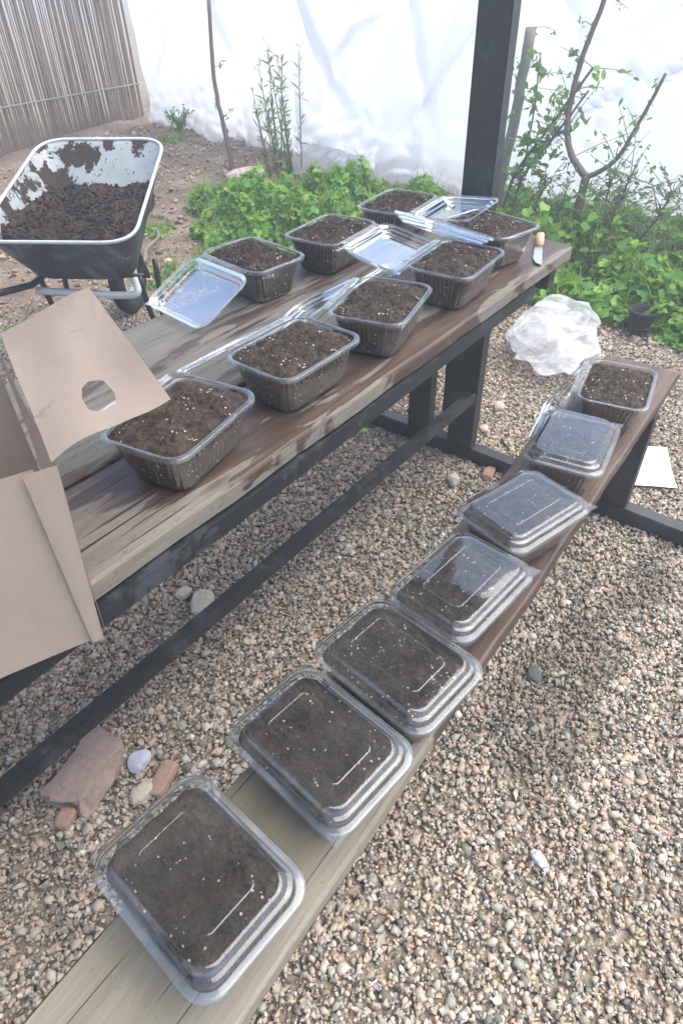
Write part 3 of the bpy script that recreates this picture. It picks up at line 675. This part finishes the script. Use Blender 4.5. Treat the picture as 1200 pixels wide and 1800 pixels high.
pr = empty('paper_sheet', 'white sheet of paper lying on the gravel behind the bench leg', 'paper', (2.13, .325, .005), .5)
link('sheet', mesh(v, f), 'paper', pr, True)
bm = bmesh.new()
for rows in range(3): bm_box(bm, (-.055, .035 - rows * .022, .0265), (.035 - .006 * rows, .0035, .0006), 0, 0)
link('print', bm_mesh(bm), 'ink', pr)
pot = empty('plant_pot', 'small black plastic pot at the edge of the greenery', 'pot', (3.22, .74, 0))
rp = []
for r, z in ((.045, 0), (.06, .10), (.066, .10), (.067, .115), (.061, .115), (.058, .08)): rp.append([(r * math.cos(2 * PI * k / 32), r * math.sin(2 * PI * k / 32), z) for k in range(32)])
v, f = loft(rp); link('pot_body', mesh(v, f), 'pot', pot, True)
bm = bmesh.new(); bm_tube(bm, smooth_path([(2.30, 3.42, .02), (2.42, 3.47, .035), (2.55, 3.62, .03), (2.70, 3.68, .05), (2.84, 3.86, .03)], 5), [.016 * (1 - .02 * i) for i in range(21)], 8, jitter=.3)
o = link('stick', bm_mesh(bm), 'bark', smooth=True); tag(o, 'crooked brown stick on the earth beside the wheelbarrow', 'stick')

def leaf_cloud(pos, nrm, size, rnd, kind='round', fold=.25, spin=None):
    """many small leaves: each a fan of a few faces"""
    if kind == 'round':   # lobed roundish leaf
        ang = np.linspace(0, 2 * np.pi, 11, endpoint=False); rr = np.array([.62, 1, .86, 1.05, .88, 1.08, .88, 1.05, .86, 1, .62]); ang = ang + .29
        pts = np.stack([-np.cos(ang) * rr * .5, np.sin(ang) * rr * .5, np.zeros(11)], 1)
        # closed ring order begins near the stalk
    else:                 # pointed oval leaf
        pts = np.array([(-.5, 0, 0), (-.25, .17, 0), (.05, .21, 0), (.32, .12, 0), (.55, 0, -.04), (.32, -.12, 0), (.05, -.21, 0), (-.25, -.17, 0)])
    if kind == 'blade': pts = pts * np.array([1, .38, 1])
    k = len(pts); pts = pts.copy(); pts[:, 2] += fold * np.abs(pts[:, 1]) - .18 * np.clip(pts[:, 0], 0, 1) ** 1
    loc = np.concatenate([[(0, 0, 0)], pts]); n = len(pos)
    nr = nrm / np.linalg.norm(nrm, axis=1)[:, None]
    ax = rng.normal(size=(n, 3)) if spin is None else spin
    ux = ax - nr * (ax * nr).sum(1)[:, None]; ux /= np.linalg.norm(ux, axis=1)[:, None] + 1e-9; uy = np.cross(nr, ux)
    B = np.stack([ux, uy, nr], 2)
    jit = loc[None] * rng.uniform(.85, 1.15, (n, k + 1, 1))
    vv = np.einsum('nij,nkj->nki', B, jit) * size[:, None, None] + pos[:, None]
    tri = np.array([(0, i + 1, (i + 1) % k + 1) for i in range(k)])
    ff = (tri[None] + (np.arange(n) * (k + 1))[:, None, None]).reshape(-1, 3)
    return vv.reshape(-1, 3), ff, np.repeat(rnd, k)
def stems_geo(p0, p1, r):
    n = len(p0); d = p1 - p0; d /= np.linalg.norm(d, axis=1)[:, None] + 1e-9
    u = np.cross(d, [0.3, .9, .1]); u /= np.linalg.norm(u, axis=1)[:, None] + 1e-9; w_ = np.cross(d, u); V = []
    for p, rr in ((p0, r), (p1, r * .6)):
        for k in range(3): V.append(p + (u * math.cos(2.094 * k) + w_ * math.sin(2.094 * k)) * rr[:, None])
    vv = np.stack(V, 1).reshape(-1, 3)
    tri = np.array([(0, 1, 4), (0, 4, 3), (1, 2, 5), (1, 5, 4), (2, 0, 3), (2, 3, 5)])
    return vv, (tri[None] + (np.arange(n) * 6)[:, None, None]).reshape(-1, 3), 6
def raw_mesh(groups):
    """groups: list of (verts, tris, rnd per tri, material index)"""
    vs, fs, rs, ms = [], [], [], []; off = 0
    for v, f, r, m in groups: vs.append(v); fs.append(f + off); rs.append(r); ms.append(np.full(len(f), m)); off += len(v)
    v = np.concatenate(vs); f = np.concatenate(fs); r = np.concatenate(rs); m = np.concatenate(ms)
    me = bpy.data.meshes.new('leaves'); me.vertices.add(len(v)); me.vertices.foreach_set('co', v.astype(np.float32).ravel())
    n = len(f); me.loops.add(n * 3); me.loops.foreach_set('vertex_index', f.ravel().astype(np.int32)); me.polygons.add(n)
    me.polygons.foreach_set('loop_start', np.arange(0, n * 3, 3, dtype=np.int32)); me.polygons.foreach_set('loop_total', np.full(n, 3, np.int32)); me.update(calc_edges=True)
    at = me.attributes.new('rnd', 'FLOAT', 'FACE'); at.data.foreach_set('value', r.astype(np.float32)); 
    me.polygons.foreach_set('material_index', m.astype(np.int32)); return me
def patch(name, label, inside, bounds, n, hmax, mt='leaf', smin=.025, smax=.06):
    P, Nn, Sz, Rd, A, B = [], [], [], [], [], []
    x0, x1, y0, y1 = bounds; tries = 0
    while len(P) < n and tries < n * 30:
        tries += 1
        x, y = random.uniform(x0, x1), random.uniform(y0, y1); d = inside(x, y)
        if d <= 0: continue
        hh = hmax * min(1, .25 + d * 2.2) * (.72 + .75 * nz(x * 3.6, y * 3.6, 8)) * (1 + .45 * nz(x * 9, y * 9, 3))
        z = ground_z(x, y) + hh * random.uniform(.15, 1) ** .6
        P.append((x, y, z)); up = random.uniform(.35, 1.4); Nn.append((random.gauss(0, .55), random.gauss(0, .55), up)); Sz.append(random.uniform(smin, smax))
        cl = .5 + .5 * nz(x * 4, y * 4, 1); Rd.append(min(1, max(0, random.random() * .6 + cl * .4 - .02)))
        if random.random() < .5: A.append((x + random.gauss(0, .02), y + random.gauss(0, .02), ground_z(x, y))); B.append((x, y, z))
    v1, f1, r1 = leaf_cloud(np.array(P), np.array(Nn), np.array(Sz), np.array(Rd))
    v2, f2, k = stems_geo(np.array(A), np.array(B), np.full(len(A), .0028))
    m_ = len(P) // 4; ii = rng.integers(0, len(P), m_); pa = np.array(P)[ii]; pb = pa + np.stack([rng.normal(0, .035, m_), rng.normal(0, .035, m_), rng.uniform(.02, .11, m_)], 1)
    v3, f3, k3 = stems_geo(pa - (pb - pa) * .8, pb, np.full(m_, .0022)); r3 = np.repeat(rng.uniform(.85, 1, m_), k3)
    me = raw_mesh([(v1, f1, r1, 0), (v2, f2, np.repeat(rng.uniform(.7, 1, len(A)), k), 0), (v3, f3, r3, 0)])
    o = link(name, me, mt); tag(o, label, 'plants', kind='stuff'); return o
def in_left(x, y):
    # elongated patch behind the table
    a_ = (x - 3.45) * .62 + (y - 3.45) * .78; b_ = -(x - 3.45) * .78 + (y - 3.45) * .62
    n_ = .16 * nz(x * 2.5, y * 2.5, 4)
    return min(1.15 - math.hypot(a_ / 1.0, b_ / 1.1), (x - 2.36) * .77 - (y - 3.03) * .637 - .10, 5.02 - .89 * x - .45 * y) + n_
patch('leafy_ground_cover', 'bright green leafy patch growing behind the table', in_left, (2.1, 4.7, 2.2, 4.8), 11000, .33, smin=.018, smax=.068)
def in_right(x, y):
    return min(x - 3.17 - .12 * nz(y * 3, 1), 4.75 - x, 2.4 - y + .3 * nz(x * 2, y), y + 2.6)
patch('leafy_ground_cover', 'green leafy undergrowth below the young trees along the sheet', in_right, (3.1, 4.6, -2.5, 2.5), 15000, .27, 'leaf', .022, .075)
def in_small(x, y): return max(.16 - math.hypot(x - 2.35, y - 3.25), .14 - math.hypot(x - 2.9, y - 3.95), .10 - math.hypot(x - 1.45, y - 3.2) + .06, .12 - math.hypot(x - 4.5, y - 5.6)) + .06 * nz(x * 9, y * 9)
patch('weeds', 'small weeds on the earth around the wheelbarrow', in_small, (1.2, 4.8, 2.9, 5.8), 700, .10, 'leaf', .015, .035)
# single fallen leaf under the table
v, f, r = leaf_cloud(np.array([(0, 0, 0.)]), np.array([(.1, .1, 1.)]), np.array([.05]), np.array([.7]))
o = link('fallen_leaf', raw_mesh([(v, f, r, 0)]), 'leaf'); o.location = (1.715, 1.275, .03); tag(o, 'single green leaf fallen on gravel under the table', 'leaf')

m_ = 420; lx = rng.uniform(.1, 3.0, m_); ly = rng.uniform(-.4, 2.6, m_); an = rng.uniform(0, 6.28, m_); ln = rng.uniform(.012, .05, m_)
pa = np.stack([lx, ly, np.array([ground_z(a_, b_) for a_, b_ in zip(lx, ly)]) + .012], 1); pb = pa + np.stack([np.cos(an) * ln, np.sin(an) * ln, rng.uniform(-.003, .004, m_)], 1)
v2, f2, k = stems_geo(pa, pb, rng.uniform(.0006, .0014, m_)); o = link('dry_litter', raw_mesh([(v2, f2, np.repeat(rng.random(m_), k), 0)]), 'leaf_dry'); tag(o, 'dry straw and twig bits scattered over the gravel', 'litter', kind='stuff')
# ------------------------------------------------------------------ young trees against the sheet
def tree(name, label, cat, base, limbs, leaves, mt='bark', lmat='leaf_cool', lsize=(.02, .045), spread=.10, group=None, kind='oval'):
    """limbs: list of (control points, r0, r1); leaves: number spread along limb tips"""
    r = empty(name, label, cat, base, 0, group)
    bm = bmesh.new(); ends = []
    for li, (ctrl, r0, r1) in enumerate(limbs):
        path = smooth_path(ctrl, 6); n = len(path)
        path = [p + Vector((nz(i * .7, li), nz(i * .7, li + 9), 0)) * .006 for i, p in enumerate(path)]
        bm_tube(bm, path, [r0 + (r1 - r0) * i / (n - 1) for i in range(n)], 8, jitter=.12)
        ends += [(path[i], (path[min(i + 1, n - 1)] - path[i - 1]).normalized()) for i in range(max(1, n // 4), n)]
    tw = []
    P, Nn, Sz = [], [], []
    for _ in range(leaves // 5):
        p, d = random.choice(ends); q = p + Vector((random.gauss(0, 1), random.gauss(0, 1), random.gauss(.2, .8))) * spread
        bm_tube(bm, [p, (p + q) / 2 + Vector((0, 0, .01)), q], [.0028, .002, .0012], 4)
        for k in range(5):
            s_ = p.lerp(q, random.uniform(.3, 1.05)) + Vector((random.gauss(0, .012), random.gauss(0, .012), random.gauss(0, .012)))
            P.append(tuple(s_)); Nn.append((random.gauss(0, .7), random.gauss(0, .7), random.uniform(.2, 1))); Sz.append(random.uniform(*lsize))
    link('trunk', bm_mesh(bm, base), mt, r, True)
    if P:
        v1, f1, r1_ = leaf_cloud(np.array(P) - np.array(base), np.array(Nn), np.array(Sz), rng.random(len(P)), kind)
        link('crown', raw_mesh([(v1, f1, r1_, 0)]), lmat, r)
    return r
tree('young_tree', 'young tree with smooth brown forked trunk in front of the sheet, right side', 'tree', (4.0, 1.42, 0),
     [([(4.0, 1.42, -.03), (4.0, 1.43, .26), (4.0, 1.42, .45)], .026, .024),
      ([(4.0, 1.42, .44), (4.0, 1.48, .49), (4.0, 1.54, .56), (4.0, 1.585, .70), (4.02, 1.58, .95), (4.03, 1.5, 1.3)], .021, .012),
      ([(4.0, 1.425, .44), (4.0, 1.35, .48), (4.0, 1.27, .56), (3.99, 1.21, .70), (3.97, 1.12, .95)], .015, .008)], 160, spread=.13)
tree('young_tree', 'grey leaning stem just behind the dark post', 'tree', (4.1, 2.01, 0), [([(4.1, 2.01, -.03), (4.1, 1.98, .42), (4.1, 1.95, .63), (4.1, 1.92, 1.1)], .038, .030)], 60, 'bark_grey', spread=.10)
tree('sapling', 'sapling with two thin slanting stems and narrow leaves beside the grey stem', 'sapling', (4.0, 1.9, 0),
     [([(4.0, 1.93, .0), (4.0, 1.87, .35), (4.0, 1.78, .52), (4.0, 1.68, .67), (4.0, 1.5, .95)], .011, .007),
      ([(4.0, 1.86, .0), (4.0, 1.81, .36), (4.0, 1.72, .51), (4.0, 1.64, .63), (4.0, 1.5, .85)], .009, .006),
      ([(4.02, 1.88, .0), (4.02, 1.83, .3), (4.02, 1.80, .7), (4.0, 1.8, 1.0)], .007, .004)], 330, spread=.09, lsize=(.03, .07))
tree('shrub', 'airy leafy shrub to the right of the forked tree', 'shrub', (3.9, 1.15, 0),
     [([(3.95, 1.2, 0), (3.92, 1.2, .25), (3.9, 1.15, .5)], .008, .004), ([(3.95, 1.15, 0), (3.95, 1.0, .25), (3.9, .92, .45)], .008, .004), ([(3.98, 1.2, 0), (4.02, 1.28, .3), (4.05, 1.3, .42)], .008, .004), ([(3.95, 1.1, 0), (3.95, .85, .15), (3.9, .7, .35)], .008, .004)], 900, spread=.12)
tree('shrub', 'small leafy shrub filling between the thin stems and forked tree', 'shrub', (3.95, 1.65, 0),
     [([(3.95, 1.65, 0), (3.95, 1.68, .2), (3.95, 1.62, .42)], .008, .004), ([(3.95, 1.6, 0), (3.9, 1.5, .2), (3.9, 1.52, .32)], .008, .004)], 480, spread=.10)
tree('young_tree', 'thin bare brown stem standing in the earth left of the tall stalks', 'tree', (4.15, 4.44, 0), [([(4.15, 4.44, -.02), (4.15, 4.47, .21), (4.15, 4.50, .39), (4.15, 4.54, .7), (4.16, 4.5, 1.2)], .022, .014)], 40)
tree('sapling', 'tiny tree with a rounded green top at the foot of the sheet', 'sapling', (4.75, 5.80, 0), [([(4.75, 5.8, -.02), (4.75, 5.77, .12), (4.75, 5.76, .2)], .022, .016), ([(4.75, 5.76, .15), (4.75, 5.70, .22), (4.75, 5.68, .3)], .01, .005), ([(4.75, 5.77, .15), (4.75, 5.84, .22), (4.75, 5.88, .3)], .01, .005)], 260, spread=.06)
random.seed(21)
for gi, (cy, lab) in enumerate(((4.03, 'tall dry stalks with narrow leaves rising from the leafy patch'),)):
    r = empty('reed_clump', lab, 'plant', (4.3, cy, 0)); bm = bmesh.new(); P, Nn, Sz, Sp = [], [], [], []
    for k in range(13):
        x, y = 4.25 + random.gauss(0, .08), cy + random.uniform(-.17, .15); lean = Vector((random.gauss(0, .05), random.gauss(0, .06), 0)); hh = random.uniform(.4, .95)
        path = [Vector((x, y, 0)) + lean * t + Vector((0, 0, hh * t)) for t in (0, .3, .6, 1)]
        bm_tube(bm, path, [.006, .005, .004, .002], 5)
        for _ in range(26):
            t = random.uniform(.1, 1); p = Vector((x, y, 0)) + lean * t + Vector((0, 0, hh * t)); d = Vector((random.gauss(0, 1), random.gauss(0, 1), random.uniform(.4, 1.6))).normalized()
            P.append(tuple(p + d * .035)); Sp.append(tuple(d)); Nn.append((random.gauss(0, 1), random.gauss(0, 1), .5)); Sz.append(random.uniform(.05, .10))
    link('stalks', bm_mesh(bm, r.location), 'leaf_dry', r, True)
    v1, f1, r1_ = leaf_cloud(np.array(P) - np.array(r.location), np.array(Nn), np.array(Sz), rng.random(len(P)), 'blade', spin=np.array(Sp))
    link('leaves', raw_mesh([(v1, f1, r1_, 0)]), 'leaf_dry', r)

# ------------------------------------------------------------------ white plastic sheet wall
wpts = smooth_path([(3.9, -4.5, 0), (4.45, -2, 0), (4.72, .2, 0), (4.72, 2.0, 0), (4.62, 3.1, 0), (4.72, 4.0, 0), (4.85, 4.9, 0), (4.98, 6.0, 0), (5.05, 6.55, 0)], 34)
WH = 1.8; V, F = [], []; nh = 90
random.seed(5); FOLDS = []
for k in range(80):
    an = random.choice((-1, 1)) * random.uniform(.15, 1.1) - math.pi / 2; FOLDS.append((random.uniform(-3, 6), random.uniform(.4, 1.9), math.cos(an), math.sin(an), random.uniform(.4, 1.6), random.uniform(.012, .055), random.uniform(.015, .06)))
for i, p in enumerate(wpts):
    s_ = p.y
    for j in range(nh + 1):
        z = (j / nh) ** 1.3 * WH
        # hanging creases fan out from tie points, big soft billows above
        f1 = .16 * nz(s_ * .6, z * .4, 3) + .05 * nz(s_ * 1.5 + z, z * .8, 9) + .003 * nz(s_ * 6 + z * 3, z * 4, 1)
        for (fy, fz, dy, dz, ln, am, wd) in FOLDS:
            ty, tz = s_ - fy, z - fz; al = ty * dy + tz * dz
            if 0 < al < ln: pe = -ty * dz + tz * dy; f1 -= am * math.sin(math.pi * al / ln) * math.exp(-(pe / (wd * (.4 + al / ln))) ** 2)
        foot = math.exp(-z * 7); cr = 1 if 2.9 < s_ < 4.2 else .35
        f2 = foot * cr * (.16 * abs(nz(s_ * 4, z * 9, 2)) + .10 * nz(s_ * 9, z * 12, 6)) - foot * .16 * cr
        V.append((p.x + f1 + f2 - .04, p.y + .05 * nz(s_ * 3, z * 3, 7), z + ground_z(min(5.9, p.x), max(-2.9, p.y)) - .01 + foot * .03 * nz(s_ * 8, 0, 3)))
n = nh + 1
F = [(i * n + j, (i + 1) * n + j, (i + 1) * n + j + 1, i * n + j + 1) for i in range(len(wpts) - 1) for j in range(nh)]
o = link('plastic_sheet_wall', mesh(V, F), 'sheet', smooth=True); tag(o, 'tall creased white plastic sheet hung as a wall behind the plants', 'sheet wall')
# crumpled loose piece at its foot
v, f = [], []
nn_ = 60
for j in range(nn_ + 1):
    for i in range(nn_ + 1):
        x, y = i / nn_, j / nn_; X = 4.28 + x * .40; Y = 3.30 + y * .75
        z = .02 + .07 * (1 - abs(nz(x * 2.2 + y, y * 2.0, 3)) * 1.4) ** 2 + .03 * (1 - abs(nz(x * 3 - y * 2 + 3, y * 3, 8))) ** 3 + .12 * x * x
        edge = min(x, 1, y, 1 - y) * 6; z *= min(1, .3 + edge)
        v.append((X + .05 * nz(y * 5, 3), Y, ground_z(X, Y) + z * .8))
f = [(j * (nn_ + 1) + i, j * (nn_ + 1) + i + 1, (j + 1) * (nn_ + 1) + i + 1, (j + 1) * (nn_ + 1) + i) for j in range(nn_) for i in range(nn_)]
o = link('loose_plastic_sheet', mesh(v, f), 'sheet', smooth=True); tag(o, 'crumpled end of white plastic heaped at the foot of the sheet wall', 'plastic sheet')

# ------------------------------------------------------------------ reed fence at the far left
rf = empty('reed_fence', 'brown upright reed fence behind the wheelbarrow', 'fence', (3.0, 6.9, 0))
P0, P1, RR_ = [], [], []
x = -6.0
while x < 5.2:
    y = 6.9 + random.gauss(0, .012); P0.append((x - 3, y - 6.9, 0)); P1.append((x - 3 + random.gauss(0, .02), y - 6.9, random.uniform(1.9, 2.15))); RR_.append(random.uniform(.006, .011)); x += random.uniform(.009, .016)
v2, f2, k = stems_geo(np.array(P0), np.array(P1), np.array(RR_)); o = link('reeds', raw_mesh([(v2, f2, np.repeat(rng.random(len(P0)), k), 0)]), 'reed', rf); o['kind'] = 'stuff'
for z in (.4, 1.2, 1.8):
    bm = bmesh.new(); bm_tube(bm, [(-9, -.03, z), (2.2, -.03, z)], .008, 6); link('binding_wire', bm_mesh(bm), 'bark_grey', rf)

# ------------------------------------------------------------------ wheelbarrow
wb = empty('wheelbarrow', 'wheelbarrow with a dented galvanised tray holding dark soil', 'wheelbarrow', (1.9, 2.9, 0))
A_ = Vector((.84, .54, 0)).normalized(); Uu = Vector((-.54, .84, 0)).normalized(); WL = Vector(wb.location)
NR, NL = Vector((1.548, 2.276, .6)), Vector((1.548, 2.276, .6)) + Uu * .66
FR, FL_ = Vector((2.19, 2.78, .80)), Vector((2.19, 2.78, .80)) + Uu * .60
bNR, bNL = NR + A_ * .16 + Uu * .10 - Zv * .21, NL + A_ * .16 - Uu * .10 - Zv * .21
bFR, bFL = FR - A_ * .26 + Uu * .10 - Zv * .36, FL_ - A_ * .26 - Uu * .10 - Zv * .36
def quad_ring(c, rad, per=8, side=8):
    """rounded quadrilateral loop in 3-D"""
    out = []
    for i in range(4):
        p, a_, b_ = c[i], c[i - 1], c[(i + 1) % 4]; e0 = p + (a_ - p).normalized() * rad; e1 = p + (b_ - p).normalized() * rad
        for k in range(per + 1):
            t = k / per; out.append(e0 * (1 - t) ** 2 + p * 2 * t * (1 - t) + e1 * t * t)
        nxt = b_ + (p - b_).normalized() * rad
        for k in range(1, side): out.append(e1.lerp(nxt, k / side))
    return out
top = [NR, FR, FL_, NL]; bot = [bNR, bFR, bFL, bNL]
def lerpq(t): return [a_.lerp(b_, t) for a_, b_ in zip(top, bot)]
rings = [[tuple(p - WL) for p in quad_ring(lerpq(t), .13 - .03 * t)] for t in (0, .06, .25, .5, .75, .93)]
bcen = sum(bot, Vector()) / 4
rings.append([tuple(p - WL - Zv * .004) for p in quad_ring([b_.lerp(bcen, .06) for b_ in bot], .09)])
rings.append([tuple(p - WL - Zv * .004) for p in quad_ring([b_.lerp(bcen, .5) for b_ in bot], .05)])
v, f = loft(rings); me = mesh(v, f); o = link('tray', me, ['tray_in', 'tray_out'], wb, True)
sm = o.modifiers.new('thickness', 'SOLIDIFY'); sm.thickness = .004; sm.offset = 0; sm.material_offset = 1
bm = bmesh.new(); rp = quad_ring(top, .13); pts = [p - WL for p in rp] + [rp[0] - WL]; bm_tube(bm, pts, .0075, 8, False); link('tray_rim', bm_mesh(bm), 'tube', wb, True)
# soil heap in the tray
v = []; ns, nr_ = len(rings[0]), 70
hr = [p for p in quad_ring(lerpq(.42), .11)]; hc_ = sum(lerpq(.42), Vector()) / 4; rr2 = []
for s_ in range(nr_):
    t = s_ / nr_; ring = []
    for p in hr:
        q = p.lerp(hc_, t); u = (q - NR).dot(A_) / .8
        h = .075 * (1 - u) * (1 if t > 0 else .8) + .035 * fbm(q.x * 7, q.y * 7, 2, 5) + .02 * abs(nz(q.x * 22, q.y * 22)) + .012 * nz(q.x * 50, q.y * 50) - .05 * max(0, u - .3) + .010 * fbm(q.x * 45, q.y * 45, 5, 4)
        ring.append(tuple(q - WL + Zv * (h + .0 - .03 * (t == 0))))
    rr2.append(ring)
v, f = loft(rr2); 
c_ = hc_ - WL; v[-1] = (sum(p[0] for p in rr2[-1]) / ns, sum(p[1] for p in rr2[-1]) / ns, sum(p[2] for p in rr2[-1]) / ns)
link('soil', mesh(v, f), 'barrow_soil', wb)
cp = [random.choice(random.choice(rr2)) for _ in range(2600)]
cp = np.array([(p[0] + random.gauss(0, .008), p[1] + random.gauss(0, .008), p[2] + random.uniform(0, .004)) for p in cp])
me = stones_mesh(cp, rng.uniform(.002, .010, len(cp)) ** 1.0, rng.random(len(cp)), np.zeros(len(cp))); tag(link('soil_crumbs', me, 'barrow_soil', wb), kind='stuff')
def wtube(name, pts, r, mt='tube'):
    bm = bmesh.new(); bm_tube(bm, [Vector(p) - WL for p in pts], r, 8); return link(name, bm_mesh(bm), mt, wb, True)
# chassis tube bends under the near edge, and the legs
e0 = bNR - A_ * .01 + Uu * .0
wtube('frame_tube', smooth_path([e0 + Vector((.02, .02, .0)), e0 + Vector((.0, -.01, -.05)) , e0 + Uu * .06 - Zv * .065, e0 + Uu * .2 - Zv * .06, e0 + Uu * .45 - Zv * .05], 5), .016)
for sgn in (0, .46):
    k0 = bNR + Uu * sgn
    wtube('leg', smooth_path([k0 + A_ * .06 - Zv * .01, k0 + A_ * .10 - Zv * .2, k0 + A_ * .19 - Zv * .375], 4), .013, 'steel')
    wtube('leg', smooth_path([k0 + A_ * .28 - Zv * .01, k0 + A_ * .25 - Zv * .2, k0 + A_ * .21 - Zv * .375], 4), .013, 'steel')
    wtube('handle', [k0 - Uu * .0 + A_ * .5 - Zv * .03, k0 - A_ * .02 - Zv * .02, k0 - A_ * .38 - Zv * (-.05) + Uu * (.30 if sgn == 0 else .1)], .015, 'steel' if sgn else 'tube') if sgn else None
wtube('leg_brace', [bNR + A_ * .19 - Zv * .37, bNR + A_ * .12 + Uu * .25 - Zv * .33, bNR + A_ * .19 + Uu * .46 - Zv * .37], .009)
wc = (bFR + bFL) / 2 + A_ * .17; wc.z = .19
wheel = empty('x', None, None); bpy.data.objects.remove(wheel)
def torus(R0_, r0_, mt, nm):
    bm = bmesh.new(); pts = [wc - WL + A_ * (R0_ * math.cos(t)) + Zv * (R0_ * math.sin(t)) for t in np.linspace(0, 2 * PI, 37)]; bm_tube(bm, pts, r0_, 10, False); return bm
o = link('wheel', bm_mesh(torus(.09, .018, 0, 0)), 'tube', wb, True)
o2 = link('tyre', bm_mesh(torus(.15, .04, 0, 0)), 'rubber', o, True)
wtube('axle', [wc - Uu * .12, wc + Uu * .12], .012, 'steel')
for sgn in (-1, 1): wtube('fork', [wc + Uu * .11 * sgn, (bFR + bFL) / 2 + Uu * .14 * sgn - Zv * .01], .014, 'steel')

# ------------------------------------------------------------------ added haze, standing in for lens veil
bm = bmesh.new(); bm_box(bm, (8, 10, 1.7), (40, 50, 5.4), 0, 0); hz = link('haze', bm_mesh(bm), []); tag(hz, kind='stuff')
g = NG('veil_haze'); pv = g.n('VolumePrincipled'); pv.inputs['Color'].default_value = (.9, .95, 1, 1); pv.inputs['Density'].default_value = .028; pv.inputs['Anisotropy'].default_value = .3  # no mist in the place: volume added to lift the blacks
g.l(pv.outputs[0], g.out.inputs['Volume']); hz.data.materials.append(g.m)
